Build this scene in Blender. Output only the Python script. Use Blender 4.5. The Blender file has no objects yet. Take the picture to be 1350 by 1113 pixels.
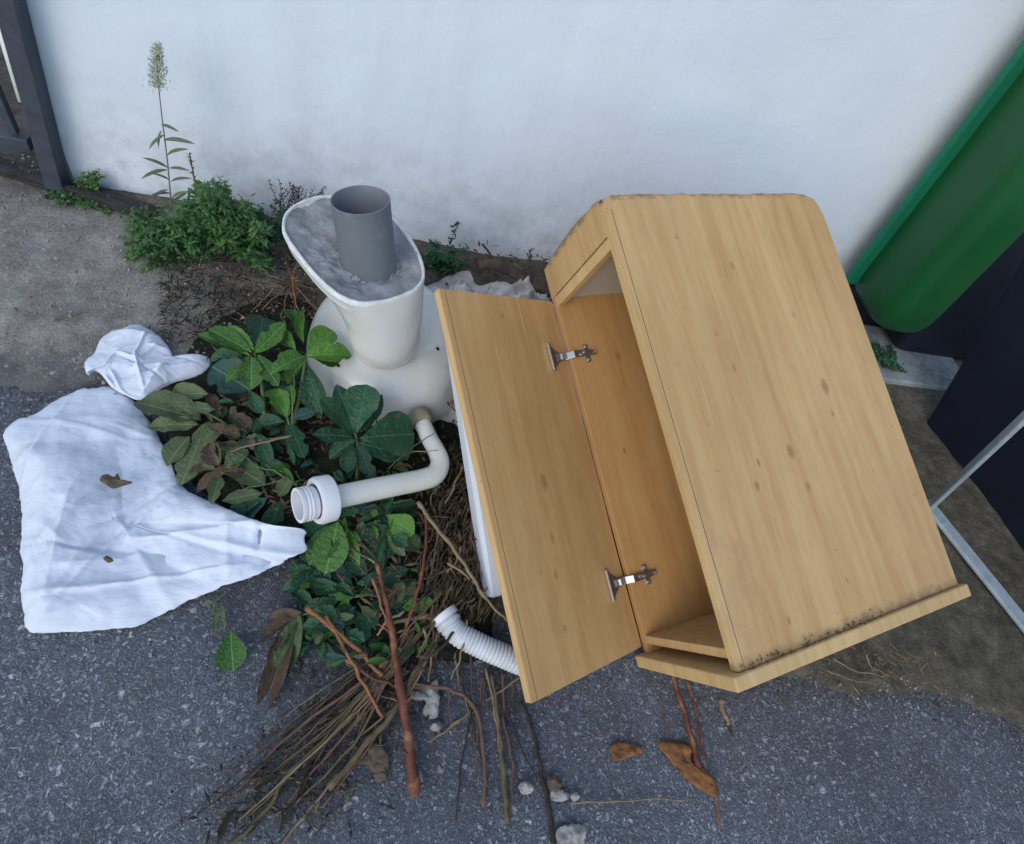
import bpy, bmesh, math, random
from mathutils import Vector, Matrix, Euler, noise
random.seed(11)
SC = bpy.context.scene
COL = SC.collection
# ------------------------------------------------------------------ camera, light
F = 760.0; CAMH = 1.13
AX = Vector((0.965486682673319, 0.09027848938835967, 0.2443056690587138))
AY = Vector((-0.07065698944105575, -0.8120406585651551, 0.5793078272215871))
AZ = Vector((0.25068517192605644, -0.5765758954299298, -0.7776356353624608))
cd = bpy.data.cameras.new('camera'); cam = bpy.data.objects.new('camera', cd); COL.objects.link(cam)
cd.sensor_width = 36; cd.lens = F / 1350 * 36; cd.clip_end = 200; cd.clip_start = 0.02
m = Matrix.Identity(4)
for i, a in enumerate((AX, AY, AZ)):
    m[i][0] = a[0]; m[i][1] = -a[1]; m[i][2] = -a[2]
m[2][3] = CAMH
cam.matrix_world = m; SC.camera = cam
W = bpy.data.worlds.new('World'); SC.world = W; W.use_nodes = True
wn = W.node_tree; bg = wn.nodes['Background']
sky = wn.nodes.new('ShaderNodeTexSky'); sky.sky_type = 'NISHITA'; sky.sun_disc = False
SUN_EL = math.radians(38); SUN_AZ = math.radians(215)      # azimuth from +Y, clockwise
sky.sun_elevation = SUN_EL; sky.sun_rotation = SUN_AZ; sky.air_density = 1.3; sky.dust_density = 1.0; sky.ozone_density = 1.6
wn.links.new(sky.outputs[0], bg.inputs[0]); bg.inputs[1].default_value = 0.15
sl = bpy.data.lights.new('sun', 'SUN'); sl.energy = 0.5; sl.angle = math.radians(35); sl.color = (1, .93, .84)
so = bpy.data.objects.new('sun', sl); COL.objects.link(so)
sd = Vector((math.sin(SUN_AZ) * math.cos(SUN_EL), math.cos(SUN_AZ) * math.cos(SUN_EL), math.sin(SUN_EL)))
so.rotation_euler = sd.to_track_quat('Z', 'Y').to_euler(); so.location = sd * 6
SC.view_settings.view_transform = 'Standard'; SC.view_settings.look = 'None'
SC.view_settings.exposure = 0.58; SC.view_settings.gamma = 1

# ------------------------------------------------------------------ survey helpers: point of the photograph -> place in the world
def ray(px, py):
    x, y = px - 675, py - 556.5
    return Vector((AX[0]*x + AX[1]*y + AX[2]*F, AY[0]*x + AY[1]*y + AY[2]*F, AZ[0]*x + AZ[1]*y + AZ[2]*F))
def P(px, py, z=0.0):
    d = ray(px, py); t = (z - CAMH) / d.z
    return Vector((d.x*t, d.y*t, z))
def PY(px, py, y):
    d = ray(px, py); t = y / d.y
    return Vector((d.x*t, y, CAMH + d.z*t))
def PP(px, py, o, n):
    d = ray(px, py); c = Vector((0, 0, CAMH)); t = (o - c).dot(n) / d.dot(n)
    return c + d*t

# ------------------------------------------------------------------ mesh helpers
def mesh(name, vs, fs, smooth=False):
    me = bpy.data.meshes.new(name); me.from_pydata([tuple(v) for v in vs], [], fs)
    if smooth:
        me.polygons.foreach_set('use_smooth', [True]*len(me.polygons))
    me.update(); return me
def obj(name, me, mat=None, parent=None):
    o = bpy.data.objects.new(name, me); COL.objects.link(o)
    if mat and not me.materials: me.materials.append(mat)
    if parent: o.parent = parent
    return o
def empty(name, loc=(0, 0, 0)):
    o = bpy.data.objects.new(name, None); COL.objects.link(o); o.location = loc; o.empty_display_size = .05
    return o
def tag(o, label, cat, group=None):
    if o.type == 'MESH' and group and o.data.materials:
        w_ = globals().get('CW_', {}).get(next((k for k, v in MAT.items() if v == o.data.materials[0]), ''))
        if w_: label = label.replace('thin ', 'thin ' + w_ + ' ', 1).replace(' dry ', ' ')
    o['label'] = label; o['category'] = cat
    if group: o['group'] = group
    return o
def kind(o, k): o['kind'] = k; return o
def bevel(o, w=.0015, seg=2):
    b = o.modifiers.new('bevel', 'BEVEL'); b.width = w; b.segments = seg; b.limit_method = 'ANGLE'; b.angle_limit = math.radians(40)
    return o
def box_data(x0, x1, y0, y1, z0, z1, T=None):
    vs = [Vector(v) for v in [(x0,y0,z0),(x1,y0,z0),(x1,y1,z0),(x0,y1,z0),(x0,y0,z1),(x1,y0,z1),(x1,y1,z1),(x0,y1,z1)]]
    if T: vs = [T @ v for v in vs]
    return vs, [(0,3,2,1),(4,5,6,7),(0,1,5,4),(1,2,6,5),(2,3,7,6),(3,0,4,7)]
def box(name, b, mat, parent=None, T=None, bev=.0012):
    vs, fs = box_data(*b, T=T); o = obj(name, mesh(name, vs, fs), mat, parent)
    if bev: bevel(o, bev)
    return o
class MB:
    def __init__(s): s.v = []; s.f = []
    def add(s, vs, fs):
        n = len(s.v); s.v += [Vector(v) for v in vs]; s.f += [tuple(i+n for i in f) for f in fs]
    def build(s, name, mat, parent=None, smooth=False): return obj(name, mesh(name, s.v, s.f, smooth), mat, parent)
def spline(pts, n=8):
    p = [Vector(q) for q in pts]
    if len(p) < 3: 
        return [p[0].lerp(p[1], i/n) for i in range(n+1)]
    p = [2*p[0]-p[1]] + p + [2*p[-1]-p[-2]]; out = []
    for i in range(1, len(p)-2):
        a, b, c, d = p[i-1:i+3]
        for k in range(n):
            t = k/n
            out.append(.5*((2*b) + (c-a)*t + (2*a-5*b+4*c-d)*t*t + (3*b-a-3*c+d)*t**3))
    out.append(p[-2]); return out
def tube_data(pts, rad, seg=8, cap=True, squash=None):
    """swept tube; rad a number or a list"""
    n = len(pts); r = rad if isinstance(rad, (list, tuple)) else [rad]*n
    vs = []; fs = []
    t0 = (pts[1]-pts[0]).normalized(); u = t0.orthogonal().normalized()
    for i in range(n):
        t = (pts[min(i+1, n-1)] - pts[max(i-1, 0)])
        t = t.normalized() if t.length > 1e-9 else t0
        u = (u - t*u.dot(t)); u = u.normalized() if u.length > 1e-6 else t.orthogonal().normalized()
        w = t.cross(u)
        for k in range(seg):
            a = 2*math.pi*k/seg
            vs.append(pts[i] + (u*math.cos(a) + w*math.sin(a))*r[i])
    for i in range(n-1):
        for k in range(seg):
            k2 = (k+1) % seg
            fs.append((i*seg+k, i*seg+k2, (i+1)*seg+k2, (i+1)*seg+k))
    if cap:
        fs.append(tuple(range(seg-1, -1, -1))); fs.append(tuple((n-1)*seg+k for k in range(seg)))
    return vs, fs
def loft(sections, cap0=True, cap1=True):
    n = len(sections[0]); vs = [v for s in sections for v in s]; fs = []
    for i in range(len(sections)-1):
        for k in range(n):
            k2 = (k+1) % n
            fs.append((i*n+k, i*n+k2, (i+1)*n+k2, (i+1)*n+k))
    if cap0: fs.append(tuple(range(n-1, -1, -1)))
    if cap1: fs.append(tuple((len(sections)-1)*n+k for k in range(n)))
    return vs, fs
def resample_loop(pts, n):
    """closed Catmull-Rom loop resampled to n points at equal arc length"""
    m_ = len(pts); q = []
    for i in range(m_):
        a, b, c, d = (Vector(pts[(i+j) % m_]) for j in (-1, 0, 1, 2))
        for k in range(12):
            t = k/12
            q.append(.5*((2*b) + (c-a)*t + (2*a-5*b+4*c-d)*t*t + (3*b-a-3*c+d)*t**3))
    q.append(q[0].copy()); L = [0]
    for i in range(len(q)-1): L.append(L[-1] + (q[i+1]-q[i]).length)
    out = []; j = 0
    for i in range(n):
        s = L[-1]*i/n
        while L[j+1] < s: j += 1
        out.append(q[j].lerp(q[j+1], (s-L[j])/max(1e-9, L[j+1]-L[j])))
    return out
fbm = lambda x, y, z=0, o=4: noise.fractal(Vector((x, y, z)), 1.0, 2.0, o)

# ------------------------------------------------------------------ materials
class MT:
    def __init__(s, name, rough=.6, spec=.5):
        s.m = bpy.data.materials.new(name); s.m.use_nodes = True; s.t = s.m.node_tree
        s.b = s.t.nodes['Principled BSDF']; s.b.inputs['Roughness'].default_value = rough
        s.b.inputs['Specular IOR Level'].default_value = spec
        s.tc = s.t.nodes.new('ShaderNodeTexCoord')
    def n(s, ty): return s.t.nodes.new(ty)
    def l(s, a, b): s.t.links.new(a, b)
    def vec(s, scale=(1, 1, 1), src='Object', rot=(0, 0, 0)):
        mp = s.n('ShaderNodeMapping'); mp.inputs['Scale'].default_value = scale; mp.inputs['Rotation'].default_value = rot
        s.l(s.tc.outputs[src], mp.inputs[0]); return mp.outputs[0]
    def noise(s, sc=5, det=5, rough=.55, v=None, dist=0):
        n = s.n('ShaderNodeTexNoise'); n.inputs['Scale'].default_value = sc; n.inputs['Detail'].default_value = det
        n.inputs['Roughness'].default_value = rough; n.inputs['Distortion'].default_value = dist
        s.l(v if v else s.vec(), n.inputs['Vector']); return n.outputs['Fac']
    def ramp(s, fac, stops):
        r = s.n('ShaderNodeValToRGB'); e = r.color_ramp.elements
        while len(e) < len(stops): e.new(.5)
        for k, (p, c) in enumerate(stops):
            e[k].position = p; e[k].color = (c if not isinstance(c, (int, float)) else (c, c, c)) + ((1,) if not isinstance(c, (int, float)) else (1,))
        s.l(fac, r.inputs[0]); return r.outputs[0]
    def mix(s, fac, a, b, mode='MIX'):
        n = s.n('ShaderNodeMix'); n.data_type = 'RGBA'; n.blend_type = mode
        for sock, v in ((n.inputs[0], fac), (n.inputs[6], a), (n.inputs[7], b)):
            if isinstance(v, (int, float)): sock.default_value = v
            elif isinstance(v, tuple): sock.default_value = v + (1,)
            else: s.l(v, sock)
        return n.outputs[2]
    def math(s, op, a, b=0, c=None):
        n = s.n('ShaderNodeMath'); n.operation = op
        for k, v in enumerate((a, b) if c is None else (a, b, c)):
            if isinstance(v, (int, float)): n.inputs[k].default_value = v
            else: s.l(v, n.inputs[k])
        return n.outputs[0]
    def mrange(s, v, a, b, c=0, d=1):
        n = s.n('ShaderNodeMapRange'); n.inputs[1].default_value = a; n.inputs[2].default_value = b
        n.inputs[3].default_value = c; n.inputs[4].default_value = d; n.interpolation_type = 'SMOOTHSTEP'
        s.l(v, n.inputs[0]); return n.outputs[0]
    def sep(s, src='Object'):
        n = s.n('ShaderNodeSeparateXYZ'); s.l(s.tc.outputs[src], n.inputs[0]); return n.outputs
    def col(s, c):
        if isinstance(c, tuple): s.b.inputs['Base Color'].default_value = c + (1,)
        else: s.l(c, s.b.inputs['Base Color'])
        return s
    def bump(s, h, strength=.3, dist=.002):
        b = s.n('ShaderNodeBump'); b.inputs['Strength'].default_value = strength; b.inputs['Distance'].default_value = dist
        s.l(h, b.inputs['Height']); s.l(b.outputs[0], s.b.inputs['Normal']); return s
    def rnd(s):
        n = s.n('ShaderNodeObjectInfo'); return n.outputs['Random']

def m_asphalt():
    M = MT('asphalt', .85, .25)
    wn_ = M.n('ShaderNodeTexNoise'); wn_.inputs['Scale'].default_value = 60; wn_.inputs['Detail'].default_value = 4; M.l(M.tc.outputs['Object'], wn_.inputs['Vector'])
    warp = M.mix(.030, M.tc.outputs['Object'], wn_.outputs['Color'], 'ADD')
    def vor(sc, metric='EUCLIDEAN'):
        n = M.n('ShaderNodeTexVoronoi'); n.inputs['Scale'].default_value = sc; n.inputs['Randomness'].default_value = 1; M.l(warp, n.inputs['Vector'])
        h = M.n('ShaderNodeSeparateColor'); M.l(n.outputs['Color'], h.inputs[0]); return n, h
    a, ha = vor(95); b, hb = vor(190); c, hc_ = vor(380)
    binder = M.ramp(M.noise(420, 4, .7), [(.3, (.052,.057,.066)), (.7, (.138,.148,.166))])
    def chips(v, h, lo, hi, d0, d1, c0, c1):
        pick = M.ramp(h.outputs[0], [(lo, 0.0), (hi, 1.0)]); near = M.ramp(v.outputs['Distance'], [(d0, 1.0), (d1, 0.0)])
        return M.math('MULTIPLY', pick, near), M.ramp(h.outputs[1], [(0, c0), (1, c1)])
    f, cc_ = chips(c, hc_, .35, .75, .25, .6, (.12,.135,.165), (.40,.415,.44)); base = M.mix(M.math('MULTIPLY', f, .75), binder, cc_)
    f, cc_ = chips(b, hb, .50, .85, .22, .55, (.15,.165,.195), (.55,.57,.60)); base = M.mix(M.math('MULTIPLY', f, .8), base, cc_)
    f2, cc_ = chips(a, ha, .70, .92, .20, .5, (.20,.21,.24), (.66,.66,.66)); base = M.mix(M.math('MULTIPLY', f2, .8), base, cc_)
    big = M.ramp(M.noise(2.2, 6, .6), [(.3, (.72,.72,.76)), (.7, (1.2,1.2,1.2))])
    base = M.mix(1, base, big, 'MULTIPLY')
    dirt = M.ramp(M.noise(7, 8, .7), [(.50, 0.0), (.70, .5)])
    base = M.mix(dirt, base, (.075,.068,.060))
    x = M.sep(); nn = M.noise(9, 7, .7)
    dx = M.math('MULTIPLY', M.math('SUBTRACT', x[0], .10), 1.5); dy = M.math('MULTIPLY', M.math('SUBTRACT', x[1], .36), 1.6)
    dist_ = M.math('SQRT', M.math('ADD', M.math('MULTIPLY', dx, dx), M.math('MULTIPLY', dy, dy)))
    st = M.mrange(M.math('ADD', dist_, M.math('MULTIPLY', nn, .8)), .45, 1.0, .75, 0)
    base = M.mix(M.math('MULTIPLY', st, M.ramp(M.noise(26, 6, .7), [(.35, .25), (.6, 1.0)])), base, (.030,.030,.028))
    M.col(base)
    hh = M.math('ADD', M.math('MULTIPLY', b.outputs['Distance'], -.7), M.math('ADD', M.math('MULTIPLY', M.noise(300, 4, .7), .8), M.math('MULTIPLY', f2, .5)))
    M.bump(hh, .8, .0035); return M.m
def m_apron():
    M = MT('worn_concrete', .9, .2)
    g = M.ramp(M.noise(16, 9, .75), [(.3, (.19,.175,.15)), (.5, (.31,.288,.255)), (.7, (.45,.425,.385))])
    fine = M.ramp(M.noise(230, 3, .6), [(.35, .72), (.65, 1.2)])
    g = M.mix(1, g, fine, 'MULTIPLY')
    d = M.ramp(M.noise(22, 8, .7, v=M.vec((1, 1, 1))), [(.25, (.048,.043,.032)), (.5, (.115,.102,.076)), (.75, (.215,.19,.15))])
    dd = M.mix(1, d, fine, 'MULTIPLY')
    x = M.sep()
    # dirt washed up towards the right of the strip and along the foot of the wall
    f1 = M.mrange(M.math('ADD', x[0], M.math('MULTIPLY', M.noise(3, 6, .6), .55)), -.22, .18)
    f2 = M.mrange(M.math('ADD', x[1], M.math('MULTIPLY', M.noise(9, 6, .7), .25)), 1.42, 1.62)
    f3 = M.ramp(M.noise(4.5, 7, .7), [(.58, 0.0), (.78, .8)])
    f = M.math('MAXIMUM', M.math('MAXIMUM', f1, f2), M.math('MULTIPLY', f3, .7))
    tar = M.math('MULTIPLY', M.mrange(M.math('ADD', x[1], M.math('MULTIPLY', M.noise(14, 7, .75), .30)), .95, 1.10, 1, 0), M.mrange(x[0], -.25, -.05, 1, 0))
    M.col(M.mix(M.math('MULTIPLY', tar, .8), M.mix(f, g, dd), (.085,.088,.098)))
    M.bump(M.math('ADD', M.noise(120, 6, .8), M.math('MULTIPLY', M.noise(20, 5, .6), 2.5)), .9, .006); return M.m
def m_wall():
    M = MT('white_paint', .75, .3)
    x = M.sep()
    base = M.ramp(M.noise(1.6, 6, .6), [(.3, (.645,.71,.80)), (.7, (.72,.785,.87))])
    # grime low on the wall
    low = M.mrange(M.math('ADD', x[2], M.math('MULTIPLY', M.noise(6, 7, .7), -.30)), -.14, .30, 1, 0)
    pat = M.ramp(M.noise(15, 9, .75), [(.42, 0.0), (.62, 1.0)])
    base = M.mix(M.math('MULTIPLY', M.math('MULTIPLY', low, pat), .40), base, (.26,.26,.25))
    spots = M.ramp(M.noise(34, 8, .8, v=M.vec((1, 1, 1.6))), [(.66, 0.0), (.75, .55)])
    base = M.mix(spots, base, (.42,.45,.50))
    cl = M.ramp(M.noise(.9, 5, .7), [(.48, 0.0), (.75, .3)])
    base = M.mix(cl, base, (.56,.60,.66))
    dr = M.noise(7, 6, .65, v=M.vec((1, 1, .09))); dm = M.mrange(x[2], 0, 1.3, 1, .25)
    base = M.mix(M.math('MULTIPLY', M.math('MULTIPLY', M.ramp(dr, [(.50, 0.0), (.72, 1.0)]), dm), .22), base, (.40,.42,.44))
    ck = M.n('ShaderNodeTexVoronoi'); ck.feature = 'DISTANCE_TO_EDGE'; ck.inputs['Scale'].default_value = 2.1
    wq = M.n('ShaderNodeTexNoise'); wq.inputs['Scale'].default_value = 6; wq.inputs['Detail'].default_value = 6; M.l(M.vec(), wq.inputs['Vector'])
    M.l(M.mix(.22, M.tc.outputs['Object'], wq.outputs['Color'], 'ADD'), ck.inputs['Vector'])
    crk = M.math('MULTIPLY', M.mrange(ck.outputs['Distance'], 0, .004, 1, 0), M.ramp(M.noise(3.1, 4, .6), [(.56, 0.0), (.62, .5)]))
    M.col(base)
    M.bump(M.math('ADD', M.noise(60, 7, .65), M.math('MULTIPLY', M.noise(7, 4, .5), 4)), .20, .006); return M.m
def m_wood(name='beech_laminate', knots=(), dirty=True, tint=(1, 1, 1)):
    M = MT(name, .42, .4)
    v = M.vec((1, 1, .05))
    wv = M.noise(2.0, 3, .5, v=M.vec((1, 1, .35)))
    vv = M.n('ShaderNodeVectorMath'); vv.operation = 'ADD'
    sc = M.n('ShaderNodeVectorMath'); sc.operation = 'SCALE'; sc.inputs['Scale'].default_value = .05
    cmb = M.n('ShaderNodeCombineXYZ'); M.l(wv, cmb.inputs[0]); M.l(wv, cmb.inputs[1]); M.l(cmb.outputs[0], sc.inputs[0])
    M.l(v, vv.inputs[0]); M.l(sc.outputs[0], vv.inputs[1])
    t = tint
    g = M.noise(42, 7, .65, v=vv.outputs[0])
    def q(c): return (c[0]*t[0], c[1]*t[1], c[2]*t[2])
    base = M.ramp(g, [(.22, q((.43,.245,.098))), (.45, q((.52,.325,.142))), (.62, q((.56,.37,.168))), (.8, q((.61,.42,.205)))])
    pores = M.ramp(M.noise(900, 2, .5, v=M.vec((1, 1, .03))), [(.35, .82), (.55, 1.0)])
    base = M.mix(.6, base, pores, 'MULTIPLY')
    blot = M.ramp(M.noise(3.5, 4, .6, v=M.vec((1, 1, .5))), [(.3, (.84,.80,.74)), (.7, (1.12,1.13,1.14))])
    base = M.mix(.8, base, blot, 'MULTIPLY')
    for (kp, kr, ks) in knots:
        d = M.n('ShaderNodeVectorMath'); d.operation = 'SUBTRACT'; M.l(M.tc.outputs['Object'], d.inputs[0]); d.inputs[1].default_value = kp
        s_ = M.n('ShaderNodeVectorMath'); s_.operation = 'MULTIPLY'; M.l(d.outputs[0], s_.inputs[0]); s_.inputs[1].default_value = (1, 1, .55)
        ln = M.n('ShaderNodeVectorMath'); ln.operation = 'LENGTH'; M.l(s_.outputs[0], ln.inputs[0])
        wob = M.math('ADD', ln.outputs['Value'], M.math('MULTIPLY', M.noise(140, 3, .6), .010))
        f = M.mrange(wob, kr*.25+.005, kr*1.2+.005, ks*.8, 0)
        base = M.mix(f, base, (.23,.105,.04))
    if dirty:
        x = M.sep()
        n1 = M.noise(55, 8, .75)
        lo = M.mrange(M.math('ADD', x[2], M.math('MULTIPLY', n1, -.07)), -.045, -.012, 1, 0)
        hi = M.mrange(M.math('ADD', x[2], M.math('MULTIPLY', n1, .06)), .868, .885, 0, 1)
        base = M.mix(M.math('MULTIPLY', M.math('MAXIMUM', lo, hi), .8), base, (.17,.115,.07))
        sp = M.ramp(M.noise(75, 5, .6), [(.66, 0.0), (.73, .6)])
        base = M.mix(sp, base, (.22,.13,.065))
    sm = M.ramp(M.noise(6, 9, .75, v=M.vec((1, 1, .6))), [(.55, 0.0), (.70, .30)]); base = M.mix(sm, base, (.30,.19,.10))
    scr = M.ramp(M.noise(60, 2, .5, v=M.vec((.25, 4, .06), rot=(.5, 0, .3))), [(.70, 0.0), (.74, .28)]); base = M.mix(scr, base, (.70,.58,.42))
    M.l(M.mrange(M.noise(12, 5, .6), .3, .7, .38, .62), M.b.inputs['Roughness'])
    M.col(base); M.bump(g, .12, .001); return M.m
def m_plain(name, c, c2=None, sc=12, rough=.5, spec=.5, bump=.0, bs=80, bd=.001, det=6, stain=None, stain_sc=9, stain_lo=.55):
    M = MT(name, rough, spec)
    if c2 is None: c2 = tuple(v*.8 for v in c)
    b = M.ramp(M.noise(sc, det, .6), [(.3, c2), (.7, c)])
    if stain:
        b = M.mix(M.ramp(M.noise(stain_sc, 8, .72), [(stain_lo, 0.0), (stain_lo+.18, .8)]), b, stain)
    M.col(b)
    if bump: M.bump(M.noise(bs, 5, .6), bump, bd)
    return M.m
def m_leaf(name, lo, hi, back=.35, rough=.45, blemish=(.16,.12,.03), bl=.66, rib=True):
    M = MT(name, rough, .4)
    r = M.rnd()
    n = M.math('ADD', M.math('MULTIPLY', M.noise(14, 4, .6), .6), M.math('MULTIPLY', r, .5))
    b = M.ramp(n, [(.22, lo), (.80, hi)])
    b = M.mix(M.ramp(M.noise(60, 5, .7), [(bl, 0.0), (bl+.1, .6)]), b, blemish)
    if rib:
        x = M.sep(); ax = M.math('ABSOLUTE', x[1])
        vn = M.math('ABSOLUTE', M.math('SINE', M.math('MULTIPLY', M.math('SUBTRACT', x[0], M.math('MULTIPLY', ax, 1.1)), 26)))
        ve = M.mrange(vn, 0, .16, .07, 0)
        ribm = M.math('MAXIMUM', M.mrange(ax, .004, .016, .6, 0), ve)
        b = M.mix(ribm, b, tuple(min(1, v*1.7+.03) for v in hi))
        ed_ = M.math('MULTIPLY', M.mrange(ax, .13, .24), M.ramp(M.noise(9, 6, .7), [(.50, 0.0), (.64, .55)])); b = M.mix(ed_, b, blemish)
    M.col(b)
    M.b.inputs['Subsurface Weight'].default_value = 0
    tr = M.n('ShaderNodeBsdfTranslucent'); M.l(b, tr.inputs[0])
    mx = M.n('ShaderNodeMixShader'); mx.inputs[0].default_value = .22
    out = M.t.nodes['Material Output']; M.l(M.b.outputs[0], mx.inputs[1]); M.l(tr.outputs[0], mx.inputs[2]); M.l(mx.outputs[0], out.inputs[0])
    M.bump(M.math('SUBTRACT', M.noise(12 if rib else 120, 3, .5), M.math('MULTIPLY', ribm, .5) if rib else 0.0), .35, .02 if rib else .001)
    return M.m
MAT = {}
MAT['asphalt'] = m_asphalt(); MAT['apron'] = m_apron(); MAT['wall'] = m_wall()
MAT['ceramic'] = m_plain('old_white_ceramic', (.66,.66,.63), (.58,.58,.55), 6, .16, .5, stain=(.40,.37,.31), stain_sc=7, stain_lo=.57)
MAT['mortar'] = m_plain('dry_mortar', (.36,.365,.37), (.16,.165,.175), 24, .95, .1, 1.0, 60, .006, 9, stain=(.12,.12,.12), stain_sc=22, stain_lo=.60)
MAT['edge'] = m_plain('chipped_ceramic_edge', (.75,.76,.75), (.52,.52,.50), 60, .8, .2, .6, 90, .002)
MAT['greypvc'] = m_plain('grey_pvc', (.155,.175,.195), (.125,.14,.16), 14, .5, .4, .1, stain=(.24,.25,.255), stain_sc=13, stain_lo=.60)
MAT['whitepvc'] = m_plain('aged_white_plastic', (.70,.70,.65), (.63,.63,.56), 9, .35, .45, stain=(.40,.36,.25), stain_sc=16, stain_lo=.66)
MAT['nutpvc'] = m_plain('white_plastic_nut', (.72,.72,.74), (.64,.64,.66), 9, .4, .4, stain=(.45,.42,.36), stain_sc=20, stain_lo=.66)
MAT['hose'] = m_plain('white_hose_plastic', (.60,.62,.65), (.48,.50,.52), 30, .5, .4, stain=(.30,.28,.24), stain_sc=40, stain_lo=.58)
def m_bag():
    M = MT('thin_white_plastic', .48, .35)
    b = M.ramp(M.noise(5, 6, .6), [(.3, (.66,.71,.80)), (.7, (.74,.78,.86))])
    b = M.mix(M.ramp(M.noise(30, 7, .75), [(.66, 0.0), (.78, .45)]), b, (.42,.39,.34))
    M.col(b)
    cr = M.noise(16, 5, .5, v=M.vec((1, 2.2, 1), rot=(0, 0, .9)), dist=1.2)
    rid = M.math('ABSOLUTE', M.math('SUBTRACT', cr, .5))
    fine = M.noise(55, 4, .6, v=M.vec((2, 1, 1), rot=(0, 0, .5)))
    M.bump(M.math('ADD', M.math('MULTIPLY', rid, -3.0), M.math('MULTIPLY', fine, .3)), .22, .006)
    tr = M.n('ShaderNodeBsdfTranslucent'); M.l(b, tr.inputs[0]); mx = M.n('ShaderNodeMixShader'); mx.inputs[0].default_value = .10
    M.l(M.b.outputs[0], mx.inputs[1]); M.l(tr.outputs[0], mx.inputs[2]); M.l(mx.outputs[0], M.t.nodes['Material Output'].inputs[0]); return M.m
MAT['bag'] = m_bag()
MAT['panel'] = m_plain('white_enamel', (.70,.73,.80), (.62,.65,.72), 4, .3, .4, stain=(.38,.38,.38), stain_sc=18, stain_lo=.70)
MAT['paper'] = m_plain('dirty_white_paper', (.62,.60,.58), (.42,.39,.37), 14, .85, .2, .6, 40, .006, stain=(.25,.21,.18), stain_sc=11, stain_lo=.55)
MAT['iron'] = m_plain('dark_painted_iron', (.060,.072,.095), (.035,.042,.06), 20, .55, .4, .5, 60, .002, stain=(.10,.075,.06), stain_sc=18, stain_lo=.58)
MAT['rust'] = m_plain('grimy_iron_track', (.055,.05,.055), (.022,.02,.022), 30, .8, .3, 1, 50, .004, stain=(.12,.08,.06), stain_sc=22, stain_lo=.55)
MAT['galv'] = m_plain('dull_galvanised_steel', (.36,.43,.46), (.25,.30,.33), 25, .45, .5, .2, 60, .001, stain=(.14,.14,.13), stain_sc=30, stain_lo=.58)
MAT['black'] = m_plain('navy_black_plastic', (.009,.013,.028), (.006,.008,.016), 6, .5, .35, .3, 40, .002, stain=(.022,.025,.03), stain_sc=26, stain_lo=.64)
MAT['green'] = m_plain('green_plastic', (.009,.095,.028), (.006,.070,.020), 4, .42, .4, .1, 30, .002, stain=(.02,.09,.035), stain_sc=10, stain_lo=.62)
MAT['teal'] = m_plain('lit_side_teal', (.012,.17,.095), (.009,.135,.075), 5, .4, .4)  # colour stands for light on the container's left side
MAT['slab'] = m_plain('grey_cement', (.30,.33,.33), (.19,.20,.20), 10, .9, .2, .8, 60, .004, stain=(.06,.07,.03), stain_sc=11, stain_lo=.50)
MAT['steel'] = MT('nickel_steel', .32, .5).col((.46,.42,.40)).m; MAT['steel'].node_tree.nodes['Principled BSDF'].inputs['Metallic'].default_value = .9
MAT['brightsteel'] = MT('bright_steel', .25, .5).col((.75,.75,.76)).m; MAT['brightsteel'].node_tree.nodes['Principled BSDF'].inputs['Metallic'].default_value = .8
MAT['melamine'] = m_plain('pale_grey_melamine', (.50,.47,.42), (.42,.39,.34), 5, .5, .4)
MAT['edgeband'] = m_wood('pale_edge_band', (), True, (1.10, 1.16, 1.22))
MAT['leaf_bright'] = m_leaf('bright_green_leaf', (.028,.090,.016), (.095,.235,.035), bl=.70)
MAT['leaf_dark'] = m_leaf('dark_bluish_green_leaf', (.012,.046,.022), (.028,.105,.045), rough=.38, bl=.75)
MAT['leaf_teal'] = m_leaf('grey_green_leaf_underside', (.030,.078,.065), (.058,.128,.108), rough=.6)
MAT['leaf_wilt'] = m_leaf('wilted_grey_green_leaf', (.060,.095,.040), (.14,.19,.085), rough=.7, blemish=(.12,.085,.05), bl=.56)
MAT['leaf_dry'] = m_leaf('dry_brown_leaf', (.07,.045,.03), (.19,.13,.08), rough=.8, blemish=(.05,.03,.02), bl=.6)
MAT['leaf_orange'] = m_leaf('rotting_orange_leaf', (.16,.05,.014), (.36,.14,.035), rough=.7, blemish=(.07,.03,.015), bl=.58)
MAT['leaf_rot'] = m_leaf('blackened_leaf', (.018,.017,.012), (.050,.045,.028), rough=.75, bl=.7)
MAT['weed'] = m_leaf('weed_green', (.035,.100,.030), (.13,.27,.075), bl=.72, rib=False)
MAT['weed_pale'] = m_leaf('pale_weed_green', (.10,.13,.06), (.21,.26,.13), bl=.72)
MAT['plume'] = m_plain('grey_green_seed_head', (.46,.49,.38), (.32,.35,.27), 60, .9, .1)
MAT['stem_green'] = m_plain('green_stem', (.12,.17,.06), (.07,.10,.04), 40, .6, .3)
MAT['stem_red'] = m_plain('red_brown_bark', (.18,.055,.032), (.075,.026,.018), 35, .6, .3, .5, 90, .002, stain=(.36,.18,.08), stain_sc=30, stain_lo=.50)
MAT['stem_orange'] = m_plain('orange_brown_bark', (.30,.125,.05), (.17,.07,.035), 35, .65, .3, .4, 90, .001)
MAT['straw_tan'] = m_plain('tan_dry_stalk', (.30,.22,.13), (.16,.115,.07), 50, .8, .2, .5, 90, .001)
MAT['straw_olive'] = m_plain('olive_dry_stalk', (.17,.135,.07), (.07,.055,.03), 50, .8, .2, .5, 90, .001)
MAT['straw_dark'] = m_plain('blackened_dry_stalk', (.055,.045,.035), (.022,.019,.016), 50, .85, .2, .5, 90, .001)
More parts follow.
